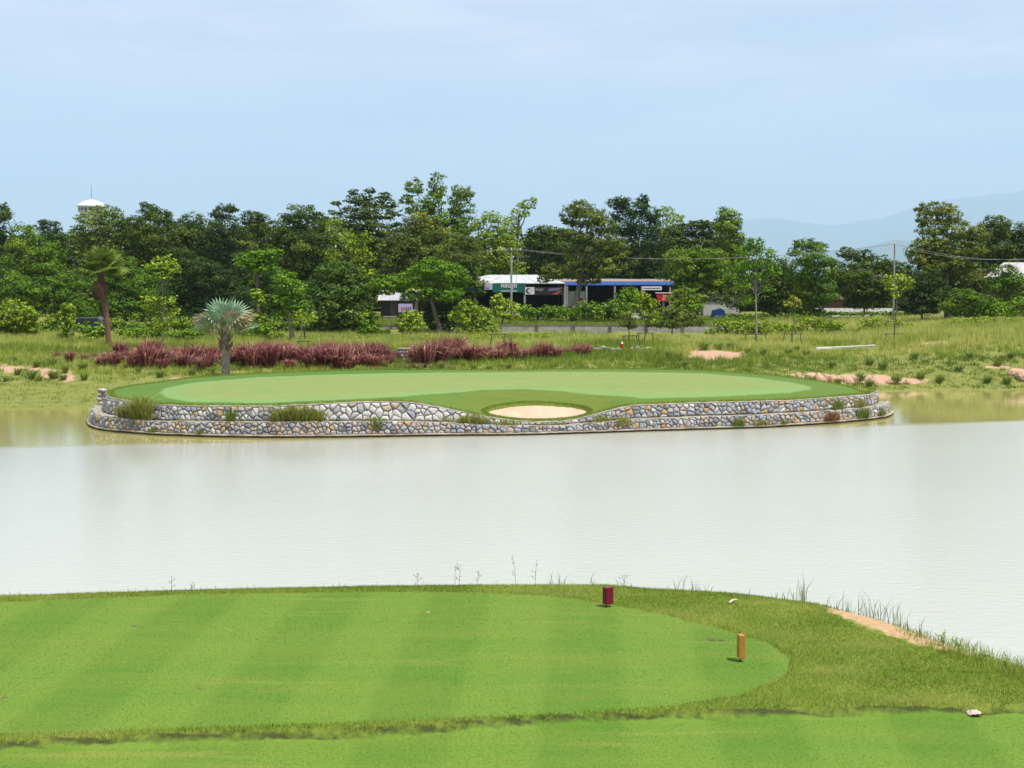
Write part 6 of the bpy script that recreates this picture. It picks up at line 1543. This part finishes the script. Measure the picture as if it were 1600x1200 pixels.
# turf scars
def scar(px, py, rx, ry, label, seed, m):
    rr_ = random.Random(seed); c = on_z(px, py, ZT); V = []; n = 22
    k = F/c.y
    for i in range(n):
        t = 2*math.pi*i/n; s_ = rr_.uniform(.6, 1.1); x = c.x + rx/k*math.cos(t)*s_; y = c.y + ry/k/0.23*math.sin(t)*s_
        V.append((x-c.x, y-c.y, nz(x, y) - nz(c.x, c.y) + .006))
    V.append((0, 0, .004)); 
    me = bpy.data.meshes.new('divot'); me.from_pydata(V, [], [(i, (i+1) % n, n) for i in range(n)]); me.update()
    tag(link('divot', me, m, None, (c.x, c.y, nz(c.x, c.y))), label, 'divot', kind='thing')
M_SCAR = mat('bare_dark_soil', (0.10,0.065,0.035), (0.16,0.11,0.06), scale=30, rough=.95, bscale=60, bstr=.8)
scar(1112, 999.5, 7, 2.0, 'dark scrape in the turf left of the orange yellow marker', 3, M_SCAR)
scar(1126, 1000.5, 6, 1.6, 'smaller dark scrape touching the first one on its right', 5, M_SCAR)
scar(210, 978.5, 5, 1.2, 'small brown worn spot on the left part of the tee', 7, M_SCAR)
scar(312, 1076.5, 4, 1.0, 'tiny brown worn spot low on the left part of the tee', 8, M_SCAR)
scar(669, 957, 3.5, 1.2, 'tiny pale worn spot left of the maroon marker', 9, mat('straw_spot', (0.42,0.36,0.16), scale=20, rough=.9))
scar(1394, 1061, 6, 1.6, 'worn brown spot in the rough above the dead leaf', 10, M_SCAR)
# reeds and seed stalks on the crest of the bank, against the water
M_REED = leaf_mat('reed_blades', (0.07,0.12,0.03), (0.13,0.19,0.06), (0.26,0.30,0.14), trans=.3)
M_STALK = mat('seed_stalk', (0.20,0.19,0.10), (0.14,0.14,0.07), scale=20, rough=.9)
M_SEED = mat('seed_head', (0.27,0.22,0.13), (0.20,0.16,0.10), scale=30, rough=.9)
def crest_pt(px, back=.25):
    Yc = np.interp((px-800)/F*21.5, cx_, cy_); 
    for _ in range(4): Yc = float(np.interp((px-800)/F*Yc*1.0, cx_, cy_))
    Yq = Yc + back; X = (px-800)/F*(Yq*_cp + (CAMZ-1.6)*_sp); return X, Yq, nz(X, Yq)
reeds = [(862,26,4),(872,24,5),(880,16,4),(925,26,4),(975,12,4),(1060,28,4),(1078,26,5),(1088,20,5),(1104,18,3),(1166,12,3),(1210,14,4),(1222,24,4),(1240,38,6),(1254,52,7),(1262,30,5),(1300,22,6),(1316,34,6),(1330,24,7),(1345,36,7),(1357,44,7),(1368,50,7),(1380,36,7),(1398,50,8),(1408,34,6),(1420,18,5),(1437,34,4),(1443,16,5)]
RN = []
for i, (px, hp, n) in enumerate(reeds):
    rng_ = np.random.default_rng(600+i); x, y, z = crest_pt(px, .22 if px < 1270 else .10); h = (hp+4)*y/F
    n2 = n + 2; P = np.stack([rng_.normal(0, .05, n2), rng_.normal(0, .05, n2), np.full(n2, -.08)], 1)
    hh = (h+.08)*np.concatenate([[1.0], rng_.uniform(.35, .95, n2-1)]); L = rng_.normal(0, .22, (n2, 2))
    me = blades(P, hh, np.full(n2, .009), L, np.clip(rng_.normal(.45, .2, n2), 0, 1), 'reed_clump', curved=True, rng=rng_, down=0.02)
    o = link('reed_clump', me, M_REED, None, (x, y, z))
    ref = 'left of the maroon marker' if px < 940 else 'right of the maroon marker' if px < 1130 else 'above the orange yellow marker' if px < 1280 else 'behind the bare soil strip'
    sz_ = 'tall' if hp > 34 else 'thin' if hp > 20 else 'short'
    tag(o, 'x', 'reeds', 'reed clumps along the crest of the near bank', kind='thing'); RN.append((o, px, sz_ + ' reed clump', ref))
number(RN)
stalks = [(806,42,-5,'tallest dotted seed stalk leaning left against the water'),(836,35,3,'tall seed stalk leaning right next to the tallest one'),(711,26,0,'upright seed stalk of the close pair at mid crest, left one'),(718,27,1,'upright seed stalk of the close pair at mid crest, right one'),(746,17,2,'lone seed stalk between the close pair and the tallest one'),(652,14,2,'short branching seed stalk left of the close pair'),(268,18,0,'single bare seed stalk far left on the crest'),(974,14,3,'short seed stalk just right of the maroon marker'),(298,8,4,'tiny bent seed stalk beside the single bare one')]
for i, (px, hp, ln, lb) in enumerate(stalks):
    x, y, z = crest_pt(px, .2); h = (hp+5)*y/F; l = ln*y/F; rr_ = random.Random(700+i)
    r = empty('seed_stalk', (x, y, z), lb, 'wild plant')
    pts = [(0,0,-.06),(l*.2,0,h*.35),(l*.6,.01,h*.7),(l,.02,h)]
    mb = MB().tube(pts, [.0035,.003,.0025,.0015], 5)
    tips = [(l,.02,h)]
    for q in range(4):
        t = rr_.uniform(.25, .95); b = Vector((l*t*t, 0, h*t)); e = b + Vector((rr_.uniform(-.07,.07), rr_.uniform(-.05,.05), rr_.uniform(.02,.06)))
        mb.tube([b, e], [.003, .0015], 4); tips.append(tuple(e))
    mb.build('stem', M_STALK, r)
    for t in tips: MB().lathe([(.002,-.008),(.007,0),(.008,.006),(.003,.014)], 7).build('seed_head', M_SEED, r, t)
# leafy weeds on the right slope
M_WEED = leaf_mat('weed_leaf', (0.12,0.22,0.03), (0.20,0.33,0.045), (0.36,0.46,0.10), trans=.35)
def leafy(px, hp, wd, label, n, seed, back=0.1):
    rng_ = np.random.default_rng(seed); x, y, z = crest_pt(px, back); k = y/F
    r = empty('leafy_weed', (x, y, z), label, 'wild plant')
    h = hp*k; mb = MB(); P = []
    for q in range(4):
        e = Vector((rng_.normal(0, wd*k*.4), rng_.normal(0, wd*k*.3), h*rng_.uniform(.7, 1.0)))
        mb.tube([(0,0,-.05), (e.x*.4, e.y*.4, e.z*.5), tuple(e)], [.004,.003,.002], 5)
        for t in np.linspace(.35, 1, n): P.append((e.x*t + rng_.normal(0, .02), e.y*t + rng_.normal(0, .02), e.z*t + rng_.normal(0, .008)))
    mb.build('stem', M_STALK, r)
    P = np.array(P); nn = rng_.normal(0, .5, P.shape) + [0, -.3, .8]; nn /= np.linalg.norm(nn, axis=1)[:, None]
    a = np.cross(nn, rng_.normal(size=P.shape)); a /= np.linalg.norm(a, axis=1)[:, None]; b_ = np.cross(nn, a)
    s = rng_.uniform(.035, .06, len(P))[:, None]
    V = np.stack([P - a*s*.5, P - b_*s*.28, P + a*s*.5, P + b_*s*.28], 1).reshape(-1, 3)
    link('leaves', np_mesh('leaves', V, np.arange(len(V)).reshape(-1, 4), tint=np.repeat(np.clip(rng_.normal(.55, .18, len(P)), 0, 1), 4)), M_WEED, r)
leafy(1474, 26, 14, 'bright leafy weed at the lower end of the bare soil strip, left of the pair', 7, 1)
leafy(1500, 24, 16, 'bright leafy weed at the lower end of the bare soil strip, right of the pair', 7, 2)
leafy(1532, 14, 16, 'low leafy weed on the bank right of the bright pair', 6, 3)
leafy(1573, 20, 16, 'leafy weed on the bank close to the right edge', 6, 4)
# wispy fringe along the crest
rng = np.random.default_rng(77); P = []; H = []; T = []
for px in rng.uniform(1400, 1640, 1500):
    x, y, z = crest_pt(px, float(rng.uniform(-.35, .5))); P.append((x, y, z-.02)); H.append(rng.uniform(.05, .20)*(1.3 if px > 1480 else .8)); T.append(rng.uniform(.3, 1))
for px in rng.uniform(-60, 1400, 2600):
    x, y, z = crest_pt(px, float(rng.uniform(-.1, .3))); P.append((x, y, z-.02)); H.append(rng.uniform(.03, .075) + (.08 if rng.random() < .03 else 0)); T.append(rng.uniform(.2, .9))
P = np.array(P); n = len(P)
tag(link('bank_fringe', blades(P, np.array(H), np.full(n, .006), rng.uniform(.1, .7, n), np.array(T), 'bank_fringe', curved=True, rng=rng, down=.1), M_ROUGH), 'wispy fringe of longer grass along the crest of the near bank', 'grass', kind='stuff')

# ------------------------------------------------------------------ plants and pipes on the stone walls
def wall_plant(px, py, wpx, hpx, label, m, n, seed, which='low', name='wall_plant', lean=(0.2, 1.2)):
    """a plant rooted on the ledge or in a joint of the wall"""
    s = float(np.interp(px, bpx, ST)); Ht = wall_h(s, 'low')
    if which == 'ledge': q = wall_pt(s, Ht, 'low', -0.22)
    elif which == 'foot': q = wall_pt(s, 0.06, 'low', 0.10)
    else: q = wall_pt(s, Ht*.5, 'low', 0.0)
    k = q[1]/F; rng_ = np.random.default_rng(seed)
    u = rng_.uniform(-1, 1, n)*wpx*k*.42; env = np.sqrt(np.maximum(0, 1-(u/(wpx*k*.5))**2))
    sx = np.interp(s + u, ST, bx) - np.interp(s, ST, bx); sy = np.interp(s + u, ST, by) - np.interp(s, ST, by)
    P = np.stack([sx, sy + rng_.normal(0, .07, n), rng_.uniform(-.12, .08, n)*(1 if which != 'foot' else .3)], 1)
    hh = 1.45*hpx*k*env*rng_.uniform(.5, 1.15, n) + .04
    me = blades(P, hh, np.full(n, .028), np.stack([rng_.normal(0, .5, n), rng_.normal(-.25, .4, n)], 1), np.clip(rng_.normal(.45, .2, n), 0, 1), name, curved=True, rng=rng_, down=.25)
    tag(link(name, me, m, None, tuple(q)), label, 'plant')
M_WP = leaf_mat('wall_plant_leaf', (0.15,0.19,0.035), (0.32,0.35,0.08), (0.56,0.53,0.19), trans=.3)
M_WPR = leaf_mat('reddish_grass_leaf', (0.20,0.10,0.05), (0.36,0.20,0.11), (0.50,0.38,0.22), trans=.3)
for i, (px, py, w, h, lb, m, n, wh) in enumerate([
    (465, 650, 100, 24, 'widest olive bush sprawling over the ledge at the left', M_WP, 700, 'ledge'),
    (213, 650, 50, 36, 'tall olive grass bush spilling over the left end of the lower wall', M_WP, 520, 'ledge'),
    (185, 650, 30, 22, 'dry tuft on the ledge below the left tip of the green', M_STRAWG, 160, 'ledge'),
    (357, 660, 16, 20, 'small dark plant hanging over the ledge between the two left bushes', M_TUFT, 110, 'ledge'),
    (590, 664, 10, 16, 'small green plant in the lower wall under the whitest stones', M_TUFT, 80, 'mid'),
    (585, 654, 30, 7, 'low moss green tuft on the ledge under the whitest stones', M_WP, 90, 'ledge'),
    (740, 655, 60, 14, 'low green plants on the ledge left of the bunker', M_WP, 330, 'ledge'),
    (790, 660, 50, 8, 'thin green growth on the ledge below the left half of the bunker', M_WP, 150, 'ledge'),
    (700, 655, 24, 8, 'small tuft on the ledge just left of the low green plants', M_WP, 70, 'ledge'),
    (870, 664, 60, 5, 'sparse growth on the ledge below the right half of the bunker', M_WP, 110, 'ledge'),
    (945, 650, 36, 9, 'green tuft on the ledge right of the bunker', M_WP, 110, 'ledge'),
    (975, 655, 30, 14, 'small bush in the lower wall right of the bunker', M_WP, 130, 'mid'),
    (1153, 664, 20, 14, 'dark green tuft at the waterline left of the pale pipe', M_TUFT, 130, 'foot'),
    (1190, 664, 34, 9, 'low green tuft at the waterline under the pale pipe', M_WP, 140, 'foot'),
    (1225, 662, 24, 8, 'small green tuft at the waterline right of the pale pipe', M_WP, 90, 'foot'),
    (1298, 655, 36, 16, 'reddish straw grass at the foot of the lower wall near its right end', M_WPR, 200, 'foot'),
    (1346, 650, 30, 18, 'bright green tuft at the foot of the right end of the wall', M_TUFT, 190, 'foot'),
    (1318, 634, 26, 16, 'dark green plant on the ledge near the right end', M_TUFT, 160, 'ledge'),
    (1352, 630, 26, 14, 'olive plant on the ledge at the right tip', M_WP, 130, 'ledge'),
    (1376, 645, 22, 12, 'olive tuft at the waterline of the right tip', M_WP, 100, 'foot'),
    (240, 676, 20, 8, 'small bright tuft at the waterline below the tall olive bush', M_TUFT, 80, 'foot'),
    (315, 678, 12, 8, 'tiny tuft at the waterline left of the widest bush', M_TUFT, 50, 'foot'),
    (140, 664, 12, 6, 'tiny tuft at the left tip of the footing', M_TUFT, 40, 'foot')]):
    wall_plant(px, py, w, h, lb, m, n, 800+i, wh)
for px, lb in ((528, 'black drain pipe end on the ledge right of the widest bush'), (1188, 'pale blue drain pipe end poking from the upper wall at the right')):
    s = float(np.interp(px, bpx, ST)); q = wall_pt(s, .10, 'up', .06)
    r = empty('drain_pipe', tuple(q), lb, 'pipe')
    MB().tube([(0,.35,.0),(0,-.16,-.02)], .085, 12).build('pipe', M_BLK if px < 600 else mat('pale_blue_plastic', (0.30,0.46,0.58), rough=.4), r, smooth=False)
    MB().tube([(0,-.161,-.02),(0,-.175,-.02)], .06, 12).build('opening', mat('pipe_inside', (0.35,0.55,0.60) if px > 600 else (0.12,0.30,0.28), rough=.4), r)
s = float(np.interp(357, bpx, ST)); q = wall_pt(s, .0, 'up', .10)
tag(MB().tube([(0,0,0),(.03,.05,.62)], .018, 6).build('white_pipe', M_CARW, None, tuple(q)), 'thin white pipe leaning upright on the upper wall at the left', 'pipe')
# end pillar of the upper wall at the left
s = .35; q = wall_pt(s, 0, 'up', .02); root = empty('stone_pillar', (q[0], q[1], q[2]-.05), 'short rough pillar of pale stones at the left tip of the upper wall', 'pillar')
rnd = random.Random(44)
for lv in range(4):
    for i in range(3):
        me_ = rock_mesh(900+lv*3+i, .19, .20, .13); link('stone', me_, STONE[[0,1,0,6][(i+lv) % 4]], root, (.24*(i-1)+rnd.uniform(-.05,.05), rnd.uniform(-.04,.04), .12+.20*lv))
MB().box(-.33,.33,-.12,.25,0,.78).build('core', M_MORTAR, root)
